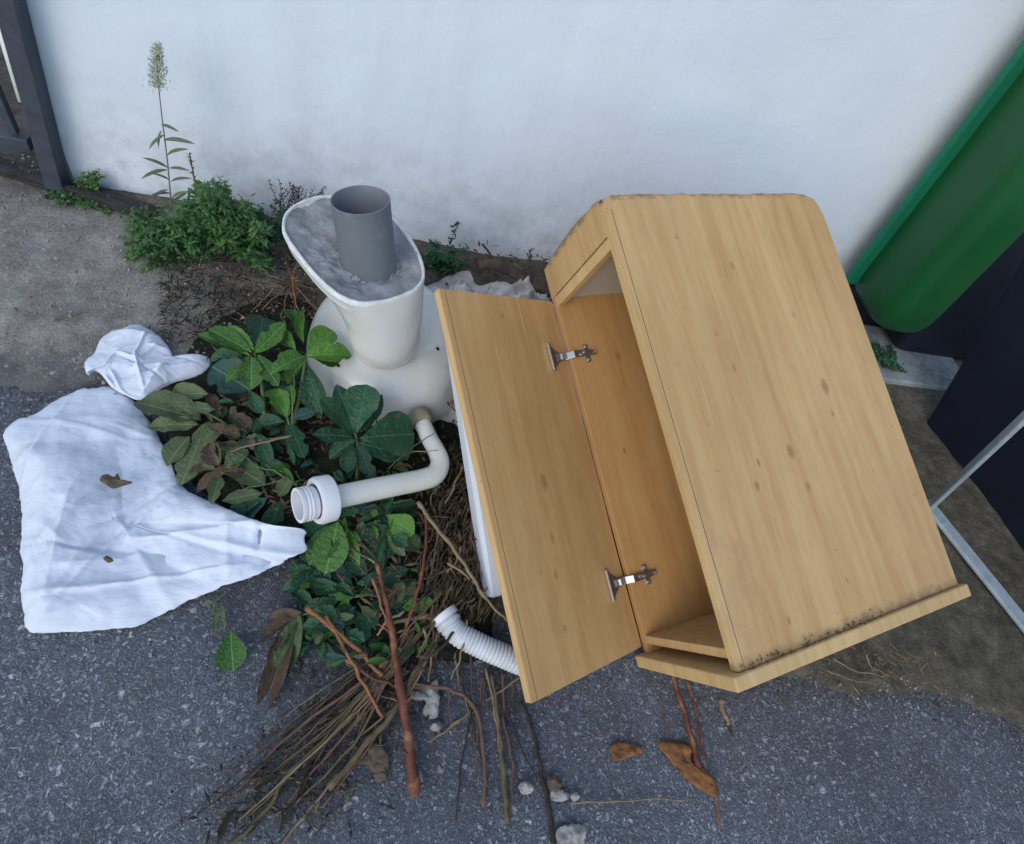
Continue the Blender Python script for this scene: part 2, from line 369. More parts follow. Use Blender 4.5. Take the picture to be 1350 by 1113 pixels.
MAT['straw_pink'] = m_plain('pinkish_brown_stalk', (.18,.10,.075), (.10,.055,.04), 50, .8, .2, .4, 90, .001)
MAT['bark'] = m_plain('grey_brown_bark', (.12,.085,.07), (.055,.04,.035), 30, .9, .2, 1, 50, .006, stain=(.16,.08,.055), stain_sc=20, stain_lo=.55)
MAT['stone'] = m_plain('pale_mortar_chunk', (.40,.39,.36), (.24,.23,.21), 40, .95, .15, 1, 70, .004)
MAT['grit'] = m_plain('loose_grit', (.34,.35,.37), (.12,.125,.135), 9, .9, .2)
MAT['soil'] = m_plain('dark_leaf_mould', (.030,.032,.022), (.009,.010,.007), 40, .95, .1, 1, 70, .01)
MAT['whitepaint'] = m_plain('chalky_white_paint', (.75,.76,.72), (.6,.6,.57), 14, .7, .3)

MAT['rot'] = m_plain('rotting_orange_bark', (.30,.135,.05), (.10,.045,.022), 40, .8, .2, .8, 70, .003)
MAT['scrap'] = m_plain('withered_brown_scrap', (.16,.12,.085), (.07,.05,.035), 50, .85, .2, .8, 70, .002)
# ------------------------------------------------------------------ the setting
WALL_Y = 1.46
def ground_sheet():
    N = 90; vs = []; fs = []
    # dense grid close up, coarse apron far out
    xs = [-40, -12, -5] + [-2.4 + 5.4*i/N for i in range(N+1)] + [6, 14, 40]
    ys = [-40, -12, -4] + [-.9 + 3.6*i/N for i in range(N+1)] + [5, 14, 40]
    for y in ys:
        for x in xs:
            near = -2.4 <= x <= 3 and -.9 <= y <= 2.7
            z = (fbm(x*1.7, y*1.7, 3, 3)*.006 + fbm(x*14, y*14, 9, 2)*.0012 - .004) if near else -.004
            vs.append((x, y, z))
    n = len(xs)
    for j in range(len(ys)-1):
        for i in range(n-1): fs.append((j*n+i, j*n+i+1, (j+1)*n+i+1, (j+1)*n+i))
    return mesh('road', vs, fs, True)
kind(obj('road', ground_sheet(), MAT['asphalt']), 'structure')
# the strip of worn concrete and dirt between road and wall; its ragged front edge is traced on the ground
edge_px = [(0, 513), (60, 520), (110, 512), (170, 495), (230, 520), (300, 600), (400, 690), (520, 730), (640, 760), (760, 800), (900, 860), (985, 898), (1060, 902), (1130, 915), (1200, 915), (1260, 925), (1350, 962)]
edge = [P(*p) for p in edge_px]
edge = [Vector((-40, edge[0].y+.1, 0)), Vector((-4, edge[0].y+.05, 0)), Vector((-1.6, edge[0].y, 0))] + edge + [Vector((2.2, .05, 0)), Vector((5, -.1, 0)), Vector((40, -.1, 0))]
def edge_y(x):
    for a, b in zip(edge, edge[1:]):
        if a.x <= x <= b.x: return a.y + (b.y-a.y)*(x-a.x)/max(1e-6, b.x-a.x)
    return .3
xs = [-40, -12, -5] + [-2 + i*.022 for i in range(230)] + [3.1, 5, 12, 40]
vs = []; fs = []; K = 46
for x in xs:
    near = -2 <= x <= 3.06
    y0 = edge_y(x) + (fbm(x*5, 2.2, 0, 3)*.022 + fbm(x*55, 5.2, 0, 3)*.012 if near else 0)
    for k in range(K+1):
        t = (k/K)**1.25
        y = y0 + (WALL_Y + .06 - y0)*t if near else y0 + (WALL_Y + .06 - y0)*k/K
        rise = .010*min(1, k/3) + .022*t
        z = rise + (fbm(x*5, y*5, 1, 4)*.010 + fbm(x*24, y*24, 5, 3)*.004)*min(1, k/3) if near else .012
        if k == 0: z = -.012
        vs.append((x, y, z))
for i in range(len(xs)-1):
    for k in range(K): a = i*(K+1)+k; fs.append((a, a+K+1, a+K+2, a+1))
kind(obj('pavement', mesh('pavement', vs, fs, True), MAT['apron']), 'structure')
# yard behind the gate
vs = []; fs = []; N = 40
for j in range(N+1):
    for i in range(N+1):
        x = -6 + 5.6*i/N; y = WALL_Y + .02 + 5*j/N
        vs.append((x, y, .02 + fbm(x*3, y*3, 7, 4)*.02))
for j in range(N):
    for i in range(N): a = j*(N+1)+i; fs.append((a, a+1, a+N+2, a+N+1))
yard_mat = m_plain('yard_dirt', (.16,.14,.12), (.06,.055,.045), 16, .95, .1, 1, 50, .01, stain=(.05,.06,.03), stain_sc=8, stain_lo=.55)
kind(obj('yard_ground', mesh('yard_ground', vs, fs, True), yard_mat), 'structure')
# the wall: starts right behind the gate post
WX0 = PY(50, 120, WALL_Y).x
wall = MB()
NX, NZ = 150, 60; x0, x1 = WX0 + .006, 7.5
for j in range(NZ+1):
    for i in range(NX+1):
        x = x0 + (x1-x0)*(i/NX)**1.4; z = -.05 + 3.05*(j/NZ)**1.2
        wall.v.append(Vector((x, WALL_Y + fbm(x*1.4, z*1.4, 2, 3)*.006 + fbm(x*7, z*7, 2, 2)*.0015, z)))
for j in range(NZ):
    for i in range(NX): a = j*(NX+1)+i; wall.f.append((a, a+1, a+NX+2, a+NX+1))
vs, fs = box_data(x0, x1, WALL_Y+.02, WALL_Y+.22, -.05, 3.0); wall.add(vs, fs)
wv = len(wall.v)
wall.add([(x0, WALL_Y+.004, -.05), (x0, WALL_Y+.03, -.05), (x0, WALL_Y+.03, 3), (x0, WALL_Y+.004, 3)], [(0, 1, 2, 3)])
wall.add([(x0, WALL_Y, 3.0), (x1, WALL_Y, 3.0), (x1, WALL_Y+.22, 3.003), (x0, WALL_Y+.22, 3.003)], [(0, 1, 2, 3)])
w = wall.build('wall', MAT['wall'], smooth=True)
w['kind'] = 'structure'
tag(w, 'white painted rendered wall with grime near its foot', 'wall'); del w['category']

# ------------------------------------------------------------------ gate
gate = tag(empty('metal_gate', (WX0-.05, WALL_Y, 0)), 'dark painted iron gate post and low rails at the left end of the white wall', 'gate')
gi = Matrix.Translation(-gate.location)
def beam(a, b, w, d, up=Vector((0, 0, 1))):
    """square bar from a to b, w across, d deep"""
    t = (b-a).normalized(); s = t.cross(up); s = s.normalized() if s.length > .05 else t.cross(Vector((0, 1, 0))).normalized(); u = s.cross(t)
    M_ = Matrix((( s.x, t.x, u.x, a.x), (s.y, t.y, u.y, a.y), (s.z, t.z, u.z, a.z), (0, 0, 0, 1)))
    L = (b-a).length
    return box_data(-w/2, w/2, 0, L, -d/2, d/2, T=M_)
def gbeam(name, a, b, w_, d_, mat):
    vs, fs = beam(a, b, w_, d_); o = obj(name, mesh(name, [gi @ v for v in vs], fs), mat, gate); bevel(o, .003); return o
pb = PY(72, 226, WALL_Y-.03); pt = PY(12, 0, WALL_Y-.03)
ptop = pb + (pt-pb)*2.6
pb2 = pb - (pt-pb).normalized()*(pb.z+.02)
gbeam('post', pb2, ptop, .050, .04, MAT['iron'])
a = PY(64, 193, WALL_Y-.02); b = PY(-300, 120, WALL_Y-.02)
a.z = b.z = a.z
gbeam('bottom_rail', a - Vector((.035, 0, 0)), Vector((b.x, a.y, a.z)), .03, .03, MAT['iron'])
gbeam('bar', Vector((PY(-6, 100, WALL_Y).x, a.y, a.z+.02)), Vector((PY(-6, 100, WALL_Y).x, a.y, 1.7)), .02, .02, MAT['iron'])
q0 = P(-400, 110); q0 = Vector((-2.6, 1.40, .02))
tr = MB(); p0, p1 = P(-20, 220, .02), P(205, 289, .02); q0 = p0 + (p0-p1)*3
vs, fs = beam(q0, p1, .055, .045); tr.add(vs, fs)
vs, fs = beam(q0 + Vector((0, -.018, .026)), p1 + Vector((0, -.018, .026)), .012, .018); tr.add(vs, fs)
t_ = tr.build('gate_track', MAT['rust']); tag(t_, 'dark grimy sliding gate track on the ground along the foot of the wall', 'gate track')
# something pale leaning in the yard, seen left of the post
vs, fs = beam(PY(36, 135, 2.0), PY(-22, -60, 2.0), .05, .03)
def drop(o): return o
pp0 = P(36, 135, .03); pp1 = PY(-16, -40, pp0.y + .12)
vs, fs = tube_data([pp0, pp0.lerp(pp1, .5), pp1 + (pp1-pp0)*1.2], .022, 10)
tag(obj('pole', mesh('pole', vs, fs, True), MAT['whitepaint']), 'thin white pole standing behind the dark gate post', 'pole')

# ------------------------------------------------------------------ cabinet
S = .85
CO = Vector((.686*S, .326*S, .030*S))
ex = Vector((0.0704, -0.3492, 0.9347)); ey = Vector((0.962, 0.27, 0.0288)); ez = Vector((-0.2626, 0.8975, 0.3547))
ez.normalize(); ex = (ex - ez*ex.dot(ez)).normalized(); ey = ez.cross(ex)
CM = Matrix(((ex.x, ey.x, ez.x, CO.x), (ex.y, ey.y, ez.y, CO.y), (ex.z, ey.z, ez.z, CO.z), (0, 0, 0, 1)))
CI = CM.inverted()
CW, CD, CH, TH = .3284*S, .6435*S, S, .016
def cab(px, py, o, n):  # a photo point on a plane of the cabinet, in its own coordinates
    return CI @ PP(px, py, CM @ Vector(o), (CM.to_3x3() @ Vector(n)))
cabinet = empty('cabinet'); cabinet.matrix_world = CM
tag(cabinet, 'beech effect bathroom cabinet lying tilted on its side with its door hanging open', 'cabinet')
RX = (CW, 0, 0), (1, 0, 0)
kn = [((1088, 510), .011, .8), ((1042, 595), .009, .8), ((998, 641), .006, .8), ((1000, 610), .005, .8), ((1066, 642), .006, .7), ((965, 350), .006, .6), ((892, 313), .004, .7), ((1046, 415), .005, .5), ((968, 485), .006, .5), ((1098, 545), .005, .7), ((1040, 818), .005, .7), ((945, 440), .005, .4), ((1117, 765), .004, .6)]
K_R = [(tuple(cab(*p, *RX)), r, s) for p, r, s in kn]
al = math.radians(70); dd = Vector((math.cos(al), -math.sin(al), 0)); dn = Vector((math.sin(al), math.cos(al), 0))
K_D = [(tuple(cab(*p, (0, 0, 0), tuple(dn))), r, s) for p, r, s in [((717, 635), .011, .75), ((728, 710), .007, .55), ((663, 416), .004, .7), ((733, 758), .006, .6), ((714, 755), .003, .6), ((745, 830), .006, .5)]]
K_L = [(tuple(cab(*p, (TH, 0, 0), (1, 0, 0))), r, s) for p, r, s in [((815, 470), .009, .6), ((822, 505), .004, .7), ((823, 594), .005, .95)]]
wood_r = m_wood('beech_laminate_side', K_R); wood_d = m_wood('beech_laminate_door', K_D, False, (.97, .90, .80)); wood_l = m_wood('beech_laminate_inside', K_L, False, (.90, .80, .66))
wood = m_wood('beech_laminate', ())
# right side panel: now uppermost, its top corners worn round
def side_outline():
    o = [(0, 0), (CD, 0)]
    n = 26
    pts = [(CD, CH-.055), (CD-.004, CH-.030), (CD-.014, CH-.012), (CD-.035, CH-.002), (CD-.07, CH+.002)]
    for i in range(1, n): 
        y = CD-.07 - (CD-.10)*i/n; pts.append((y, CH + .001 + fbm(y*30, 4, 0, 3)*.004))
    pts += [(.022, CH-.001), (.006, CH-.006), (0, CH-.016)]
    return o + pts
so_ = side_outline(); vs = []; fs = []
n = len(so_)
for x in (CW-TH, CW):
    for (y, z) in so_: vs.append((x, y, z))
fs = [tuple(range(n-1, -1, -1)), tuple(range(n, 2*n))] + [(k, (k+1) % n, n+(k+1) % n, n+k) for k in range(n)]
bevel(obj('right_side_panel', mesh('right_side_panel', vs, fs), wood_r, cabinet), .001)['label'] = 'upper side panel with worn dirty corners'
box('edge_strip', (CW-TH+.0005, CW-.0005, -.0022, -.0002, .002, CH-.018), MAT['edgeband'], cabinet, bev=.0005)
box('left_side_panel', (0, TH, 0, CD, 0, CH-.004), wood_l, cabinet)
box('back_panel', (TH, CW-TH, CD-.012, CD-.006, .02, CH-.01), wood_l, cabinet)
box('bottom_panel', (TH, CW-TH, .002, CD-.012, .018, .034), wood, cabinet)
box('top_panel', (TH, CW-TH, .018, CD-.012, CH*.905, CH*.905+.014), MAT['melamine'], cabinet)
# fascia with a slightly worn, bowed top edge
fz0 = CH*.912
fo = [(0, fz0)] + [(CW-TH-.001, fz0)] + [((CW-TH-.001)*(1-i/14), CH - .002 + math.sin(math.pi*i/14)*.010 + fbm(i*.6, 1, 0, 2)*.002) for i in range(15)]
n = len(fo); vs = [(x, y, z) for y in (-.0005, TH) for x, z in fo]
fs = [tuple(range(n)), tuple(range(2*n-1, n-1, -1))] + [(k, n+k, n+(k+1) % n, (k+1) % n) for k in range(n)]
bevel(obj('fascia', mesh('fascia', vs, fs), wood, cabinet), .0012)
box('top_rail', (0.001, CW-TH-.001, .001, TH, CH*.882, CH*.882+.0225), MAT['edgeband'], cabinet)
box('plinth', (-.006, CW+.010, -.020, CD+.012, -.024, -.0005), m_wood('pale_plinth_edge', (), False, (1.06, 1.12, 1.15)), cabinet, bev=.003)['label'] = 'bottom slab with pale edge, standing proud of the cabinet'
DW = .36*S
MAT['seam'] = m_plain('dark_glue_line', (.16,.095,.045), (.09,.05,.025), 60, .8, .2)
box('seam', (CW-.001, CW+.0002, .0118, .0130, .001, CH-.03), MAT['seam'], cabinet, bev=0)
def DT():  # door frame: x along the door, y out of its inner face, z up the cabinet
    return Matrix(((dd.x, dn.x, 0, .0005), (dd.y, dn.y, 0, -.0012), (0, 0, 1, 0), (0, 0, 0, 1)))
T_ = DT()
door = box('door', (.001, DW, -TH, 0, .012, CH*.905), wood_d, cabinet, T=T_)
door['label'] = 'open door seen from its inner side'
box('edge_band', (DW, DW+.0015, -TH+.001, -.001, .013, CH*.904), MAT['edgeband'], door, T=T_, bev=.0004)
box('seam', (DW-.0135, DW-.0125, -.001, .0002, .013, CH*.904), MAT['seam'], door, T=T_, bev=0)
for hz in (.745*CH, .172*CH):
    h = MB(); cy = 0
    # trapezoid cup flange lying on the door
    pr = [(.058, -.031), (.050, -.031), (.047, -.022), (.028, -.010), (.022, -.008), (.022, .008), (.028, .010), (.047, .022), (.050, .031), (.058, .031)]
    v1 = [T_ @ Vector((x*.95, .0012, hz+z)) for x, z in pr]; v2 = [T_ @ Vector((x*.95, .0042, hz+z)) for x, z in pr]
    n = len(pr); fs = [tuple(range(n)), tuple(range(2*n-1, n-1, -1))] + [(k, n+k, n+(k+1) % n, (k+1) % n) for k in range(n)]
    hinge = obj('hinge', mesh('hinge', v1+v2, fs), MAT['steel'], cabinet); bevel(hinge, .0006)
    vs, fs = box_data(.0555, .0575, .0043, .0100, hz-.031, hz+.031, T=T_); obj('flange', mesh('flange', vs, fs), MAT['brightsteel'], hinge)
    # arm across to the side panel
    A = [T_ @ Vector((.034, .008, hz)), Vector((.012, -.010, hz)), Vector((.026, .006, hz)), Vector((TH+.008, .022, hz)), Vector((TH+.008, .052, hz))]
    vs = []; fs = []
    for i, p in enumerate(A):
        hw = .0075 if i < 4 else .006
        vs += [p + Vector((0, 0, -hw)), p + Vector((0, 0, hw)), p + Vector((-.005, .001, hw)), p + Vector((-.005, .001, -hw))]
    for i in range(len(A)-1):
        for k in range(4): a0 = i*4+k; b0 = i*4+(k+1) % 4; fs.append((a0, b0, b0+4, a0+4))
    fs += [(3, 2, 1, 0), tuple(len(vs)-4+k for k in range(4))]
    bevel(obj('arm', mesh('arm', vs, fs), MAT['steel'], hinge), .0008)
    vs, fs = box_data(.008, .026, .006, .0115, hz-.0065, hz+.0065, T=T_); bevel(obj('spring_cover', mesh('spring_cover', vs, fs), MAT['brightsteel'], hinge), .0008)
    mp = MB(); mp.add(*box_data(TH, TH+.004, .034, .046, hz-.020, hz+.020)); mp.add(*box_data(TH, TH+.0036, .020, .064, hz-.0055, hz+.0055))
    bevel(mp.build('mounting_plate', MAT['steel'], hinge), .001)
    for (yy, zz) in ((.040, -.015), (.040, .015), (.058, 0), (.028, 0)):
        vs, fs = tube_data([Vector((TH+.003 + (.009 if zz == 0 else 0), yy, hz+zz)), Vector((TH+.0058 + (.009 if zz == 0 and yy < .05 else 0), yy, hz+zz))], .0032, 10)
        obj('screw', mesh('screw', vs, fs), MAT['brightsteel'], hinge)
cabinet.matrix_world = CM
# dirt crumbs and cobweb litter caught along the plinth and the worn top: joined, too small to pick apart
cr = MB()
for i in range(200):
    if i < 110: p = CM @ Vector((CW + .001 + random.random()*.006, random.random()*CD*.62, abs(random.gauss(0, .006))))
    else: p = CM @ Vector((CW - random.random()*TH, (random.random()**2)*CD*.12, CH - .006 - abs(random.gauss(0, .022))))
    if i >= 190: p = CM @ Vector((CW - random.random()*TH, CD*(.62+.25*random.random()), CH + .001))
    s = .0008 + random.random()*.0018
    R_ = Euler((random.random()*6, random.random()*6, 0)).to_matrix()
    cr.add([p + R_ @ (Vector(v)*s) for v in [(1, 0, 0), (-.6, .9, 0), (-.6, -.9, 0), (0, 0, 1.2)]], [(0, 1, 2), (0, 3, 1), (1, 3, 2), (2, 3, 0)])
kind(cr.build('dirt_crumbs', m_plain('brown_crumbs', (.14,.095,.06), (.06,.04,.028), 9, .95, .1)), 'stuff')['label'] = 'dirt crumbs caught along the lower edge and worn top corner of the cabinet'

# ------------------------------------------------------------------ white board under the door
foot = P(636, 788, .002); up_l = P(584, 440, .215)
bz = (up_l - foot).normalized(); bx = Vector((0.962, 0.27, 0)); bx = (bx - bz*bx.dot(bz)).normalized(); bn = bx.cross(bz)
if bn.z < 0: bn = -bn
BL = (up_l - foot).length + .05
BM = Matrix(((bx.x, bz.x, bn.x, foot.x), (bx.y, bz.y, bn.y, foot.y), (bx.z, bz.z, bn.z, foot.z), (0, 0, 0, 1)))
board = empty('shower_tray'); board.matrix_world = BM
tag(board, 'white enamelled tray slanting under the open cabinet door', 'shower tray')
BW = .30
box('rim', (0, .030, 0, BL, 0, .050), MAT['panel'], board, bev=.008)
box('rim', (BW-.030, BW, 0, BL, 0, .050), MAT['panel'], board, bev=.008)
box('rim', (.0305, BW-.0305, 0, .03, 0, .050), MAT['panel'], board, bev=.008)
box('rim', (.0305, BW-.0305, BL-.03, BL, 0, .050), MAT['panel'], board, bev=.008)
box('basin', (.0305, BW-.0305, .0305, BL-.0305, 0, .012), MAT['panel'], board)
# rubble heap that the tray's and cabinet's upper ends rest on, out of sight behind them
def blob(name, c, r, mat, seed=0, seg=14, amp=.25, parent=None, flat=.0):
    vs = []; fs = []; rings = seg//2
    for i in range(rings+1):
        th = math.pi*i/rings
        for k in range(seg):
            ph = 2*math.pi*k/seg
            d = Vector((math.sin(th)*math.cos(ph), math.sin(th)*math.sin(ph), math.cos(th)))
            f = 1 + amp*fbm(d.x*1.6+seed*7.1, d.y*1.6+seed*3.3, d.z*1.6, 3)
            v = Vector((d.x*r[0], d.y*r[1], d.z*r[2]))*f
            vs.append(Vector(c) + v)
    for i in range(rings):
        for k in range(seg): k2 = (k+1) % seg; fs.append((i*seg+k, (i+1)*seg+k, (i+1)*seg+k2, i*seg+k2))
    return obj(name, mesh(name, vs, fs, True), mat, parent)

# ------------------------------------------------------------------ toilet, upside down, its foot filled with mortar round a grey pipe
toilet = tag(empty('toilet', (.05, .93, 0)), 'white toilet standing upside down, its foot filled with mortar around a pipe', 'toilet')
TI = Matrix.Translation(-toilet.location)
foot_px = [(372, 296), (379, 278), (400, 265), (432, 258), (472, 262), (515, 283), (540, 312), (556, 342), (559, 368), (543, 386), (512, 397), (480, 401), (450, 392), (420, 368), (395, 339), (378, 315)]
foot3 = [P(px, py, .365) for px, py in foot_px]
NS = 64
f_out = resample_loop(foot3, NS)
fc = sum(f_out, Vector())/NS
def ring_px(pts, z):
    return resample_loop([P(px, py, z) for px, py in pts], NS)
def ell(cx, cy, rx, ry, z, rot=0, sq=2.0):
    out = []
    for k in range(96):
        a = 2*math.pi*k/96; c, s = math.cos(a), math.sin(a)
        x = rx*math.copysign(abs(c)**(2/sq), c); y = ry*math.copysign(abs(s)**(2/sq), s)
        out.append(Vector((cx + x*math.cos(rot)-y*math.sin(rot), cy + x*math.sin(rot)+y*math.cos(rot), z)))
    # same start angle as f_out: align to the leftmost point
    out = out[::4] if False else out
    q = resample_loop(out, NS)
    return q
def align(sec, ref):
    n = len(sec)
    a1 = sum(sec[i].x*sec[(i+1) % n].y - sec[(i+1) % n].x*sec[i].y for i in range(n)); a2 = sum(ref[i].x*ref[(i+1) % n].y - ref[(i+1) % n].x*ref[i].y for i in range(n))
    if a1*a2 < 0: sec = sec[::-1]
    c = sum(sec, Vector())/n; cr_ = sum(ref, Vector())/n
    best = min(range(n), key=lambda s: sum(((sec[(i+s) % n]-c).normalized() - (ref[i]-cr_).normalized()).length_squared for i in range(0, n, 4)))
    return sec[best:] + sec[:best]
def lerp_sec(a, b, t): return [p.lerp(q, t) for p, q in zip(a, b)]
waist_c = P(507, 447, .205)
waist = align(ell(waist_c.x, waist_c.y, .074, .076, .21, .3), f_out)
low = align(ell(waist_c.x, waist_c.y+.004, .062, .060, .170, .3), f_out)
bc = P(510, 478, .07)
bowl_a = align(ell(bc.x+.010, bc.y+.055, .118, .135, .158, .1), f_out)
bowl_b = align(ell(bc.x+.005, bc.y+.055, .168, .190, .118, .1, 2.2), f_out)
bowl_c = align(ell(bc.x, bc.y+.05, .186, .215, .055, .1, 2.3), f_out)
bowl_d = align(ell(bc.x, bc.y+.05, .190, .225, .004, .1, 2.3), f_out)
secs = []
mid1 = [Vector((p.x, p.y, .315)) for p in lerp_sec(f_out, waist, .50)]
mid2 = [Vector((p.x, p.y, .262)) for p in lerp_sec(f_out, waist, .86)]
ctrl = [f_out, mid1, mid2, waist, low, bowl_a, bowl_b, bowl_c, bowl_d]
for i in range(len(ctrl)-1):
    a, b, c, d = (ctrl[max(0, i-1)], ctrl[i], ctrl[i+1], ctrl[min(len(ctrl)-1, i+2)])
    for k in range(6):
        t = k/6
        secs.append([.5*((2*q) + (r-p)*t + (2*p-5*q+4*r-s)*t*t + (3*q-p-3*r+s)*t**3) for p, q, r, s in zip(a, b, c, d)])
secs.append(ctrl[-1])
# outer skin, then over the edge of the foot and a little way down inside
inner = [p + (fc-p).normalized()*.006 for p in f_out]
secs = [[Vector((p.x, p.y, p.z-.03)) for p in inner], [Vector((p.x, p.y, p.z-.001)) for p in inner], [p + (fc-p).normalized()*.0015 + Vector((0, 0, .001)) for p in f_out]] + secs
vs, fs = loft(secs, False, True)
body = obj('body', mesh('body', [TI @ v for v in vs], fs, True), MAT['ceramic'], toilet)
# chipped pale rim line on top of the foot
vs = []; fs = []
for k in range(NS):
    o_ = f_out[k] + Vector((0, 0, .0022 + fbm(k*.5, 3, 0, 3)*.0015)); i_ = o_ + (fc-o_).normalized()*(.005 + .003*fbm(k*.7, 8, 0, 3)); 
    i2 = Vector((i_.x, i_.y, i_.z-.008)); o2 = Vector((o_.x, o_.y, o_.z-.010)) - (fc-o_).normalized()*.0012
    vs += [o2, o_, i_, i2]
for k in range(NS):
    a = k*4; b = ((k+1) % NS)*4
    for j in range(3): fs.append((a+j, b+j, b+j+1, a+j+1))
obj('foot_edge', mesh('foot_edge', [TI @ v for v in vs], fs, True), MAT['edge'], toilet)
# mortar fill: rough disc sinking towards the pipe
pipe_b = P(487, 348, .355); pipe_t = PY(475, 263, pipe_b.y + .012)
pv = (pipe_t-pipe_b).normalized()
vs = []; fs = []; R_N = 22; SEG = 96
rim_in = resample_loop([p + (fc-p).normalized()*.004 for p in foot3], SEG)
for j in range(R_N+1):
    t = j/R_N
    for k in range(SEG):
        p = Vector((pipe_b.x, pipe_b.y, 0)).lerp(Vector((rim_in[k].x, rim_in[k].y, 0)), t)
        z = .365 - .002 - .014*(1-t) + fbm(p.x*28, p.y*28, 2, 4)*.008 + fbm(p.x*90, p.y*90, 2, 2)*.0025
        if t > .85: z = z*.5 + .3635*.5 - .0005
        vs.append(Vector((p.x, p.y, z)))
for j in range(R_N):
    for k in range(SEG): k2 = (k+1) % SEG; fs.append((j*SEG+k, j*SEG+k2, (j+1)*SEG+k2, (j+1)*SEG+k))
fill = obj('mortar_fill', mesh('mortar_fill', [TI @ v for v in vs], fs, True), MAT['mortar'], toilet)
# mortar collar round the pipe with two gaps
col_ = MB()
for k in range(60):
    a = 2*math.pi*k/60
    if .2 < (a/(2*math.pi)) < .24 or .86 < (a/(2*math.pi)) < .90: continue
    for rr in (.052, .059, .066):
        p = pipe_b + Vector((math.cos(a)*rr, math.sin(a)*rr*.98, random.gauss(0, .003) - (rr-.052)*.6)) 
        s = .005 + random.random()*.006
        col_.add([p + Vector(v)*s for v in [(1, .2, -.5), (-.3, 1, -.5), (-.9, -.6, -.5), (.3, -.9, -.5), (.1, .1, .7)]], [(0, 1, 4), (1, 2, 4), (2, 3, 4), (3, 0, 4), (3, 2, 1, 0)])
c_ = col_.build('mortar_lumps', MAT['mortar'], toilet); c_.location = -toilet.location; c_['kind'] = 'stuff'
R0, R1 = .0530, .0502
PLn = (pipe_t-pipe_b).length
def lathe(name, a, d, prof, mat, parent, inv, seg=40, scallop=0, ns=12, smooth=True):
    u = d.orthogonal().normalized(); w_ = d.cross(u); vs = []; fs = []
    for t, r in prof:
        for k in range(seg):
            an = 2*math.pi*k/seg; rr = r*(1 + scallop*math.cos(an*ns)) if scallop else r
            vs.append(inv @ (a + d*t + (u*math.cos(an) + w_*math.sin(an))*rr))
    for i in range(len(prof)-1):
        for k in range(seg): k2 = (k+1) % seg; fs.append((i*seg+k, i*seg+k2, (i+1)*seg+k2, (i+1)*seg+k))
    o = obj(name, mesh(name, vs, fs, smooth), mat, parent)
    if smooth:
        es = o.modifiers.new('split', 'EDGE_SPLIT'); es.split_angle = math.radians(40)
    return o
pipe = lathe('drain_pipe', pipe_b, pv, [(-.03, R0), (PLn*.5, R0), (PLn-.0008, R0), (PLn, R0-.0008), (PLn, R1+.0006), (PLn-.0008, R1), (PLn-.1, R1), (PLn-.2, R1), (PLn-.2, .001)], MAT['greypvc'], toilet, TI, 72)
pipe['label'] = 'short open grey plastic pipe set in mortar'
bpy.context.view_layer.update()
sm_ = pipe.data; 
# small square mark on the bowl
from mathutils.bvhtree import BVHTree
bt_ = BVHTree.FromPolygons([tuple(v + toilet.location) for v in (x_.co for x_ in body.data.vertices)], [tuple(p_.vertices) for p_ in body.data.polygons])
hit = bt_.ray_cast(Vector((0, 0, CAMH)), ray(577, 460).normalized())
if hit[0]:
    hn = hit[1] if hit[1].dot(ray(577, 460)) < 0 else -hit[1]
    hx = hn.orthogonal().normalized(); hy_ = hn.cross(hx); T0 = Matrix(((hx.x, hy_.x, hn.x, 0), (hx.y, hy_.y, hn.y, 0), (hx.z, hy_.z, hn.z, 0), (0, 0, 0, 1))); T0.translation = hit[0] - toilet.location
    vs, fs = box_data(-.0035, .0035, -.004, .004, -.004, .0008, T=T0); obj('fixing_hole', mesh('fixing_hole', vs, fs), MAT['soil'], toilet)

# ------------------------------------------------------------------ white bent waste pipe with its nut
wp = tag(empty('waste_pipe', P(560, 640)), 'bent cream plastic waste pipe with a white nut, lying between toilet and leaves', 'pipe')
WI = Matrix.Translation(-wp.location)
ctrl = [P(556, 556, .085), P(566, 578, .090), P(577, 598, .092), P(580, 612, .092), P(573, 626, .092), P(555, 633, .094), P(530, 638, .101), P(470, 650, .120), P(430, 659, .133)]
pts = spline(ctrl, 7)
vs, fs = tube_data(pts, [.0185 + .0035*min(1, max(0, (i-10)/22)) for i in range(len(pts))], 28, True)
obj('pipe', mesh('pipe', [WI @ v for v in vs], fs, True), MAT['whitepvc'], wp)
d0 = (ctrl[0]-ctrl[1]).normalized()
vs, fs = tube_data([ctrl[0] - d0*.010, ctrl[0] - d0*.004, ctrl[0] + d0*.022, ctrl[0] + d0*.026], [.021, .0245, .0245, .022], 24)
obj('socket', mesh('socket', [WI @ v for v in vs], fs, True), m_plain('grimy_plastic', (.34,.30,.20), (.16,.14,.10), 40, .7, .3, .5), wp)
e0, e1 = P(436, 657, .131), P(404, 664, .142); dv = (e1-e0).normalized()
def sleeve(name, a, b, ro, ri, mat, prof=None, seg=40):
    L = (b-a).length; d = (b-a).normalized()
    po = prof or [(0, ri), (0, ro-.002), (.06, ro), (.94, ro), (1, ro-.002), (1, ri), (.5, ri-.001)]
    return obj(name, mesh(name, *[(lambda V, Fs: ([WI @ v for v in V], Fs))(*tube_data([a + d*L*t for t, r in po], [max(r, .001) for t, r in po], seg, False))][0], True), mat, wp)
lathe('nut', P(438, 656, .131), dv, [(0, .022), (.0, .040), (.003, .0435), (.028, .0445), (.033, .042), (.033, .033), (.022, .032)], MAT['nutpvc'], wp, WI, 48)
lathe('threaded_end', P(414, 662, .139), dv, [(0, .030), (.010, .031), (.012, .0325), (.015, .031), (.018, .0325), (.021, .031), (.024, .0325), (.030, .032), (.030, .0265), (.010, .026), (-.02, .024), (-.03, .0005)], MAT['nutpvc'], wp, WI, 40)

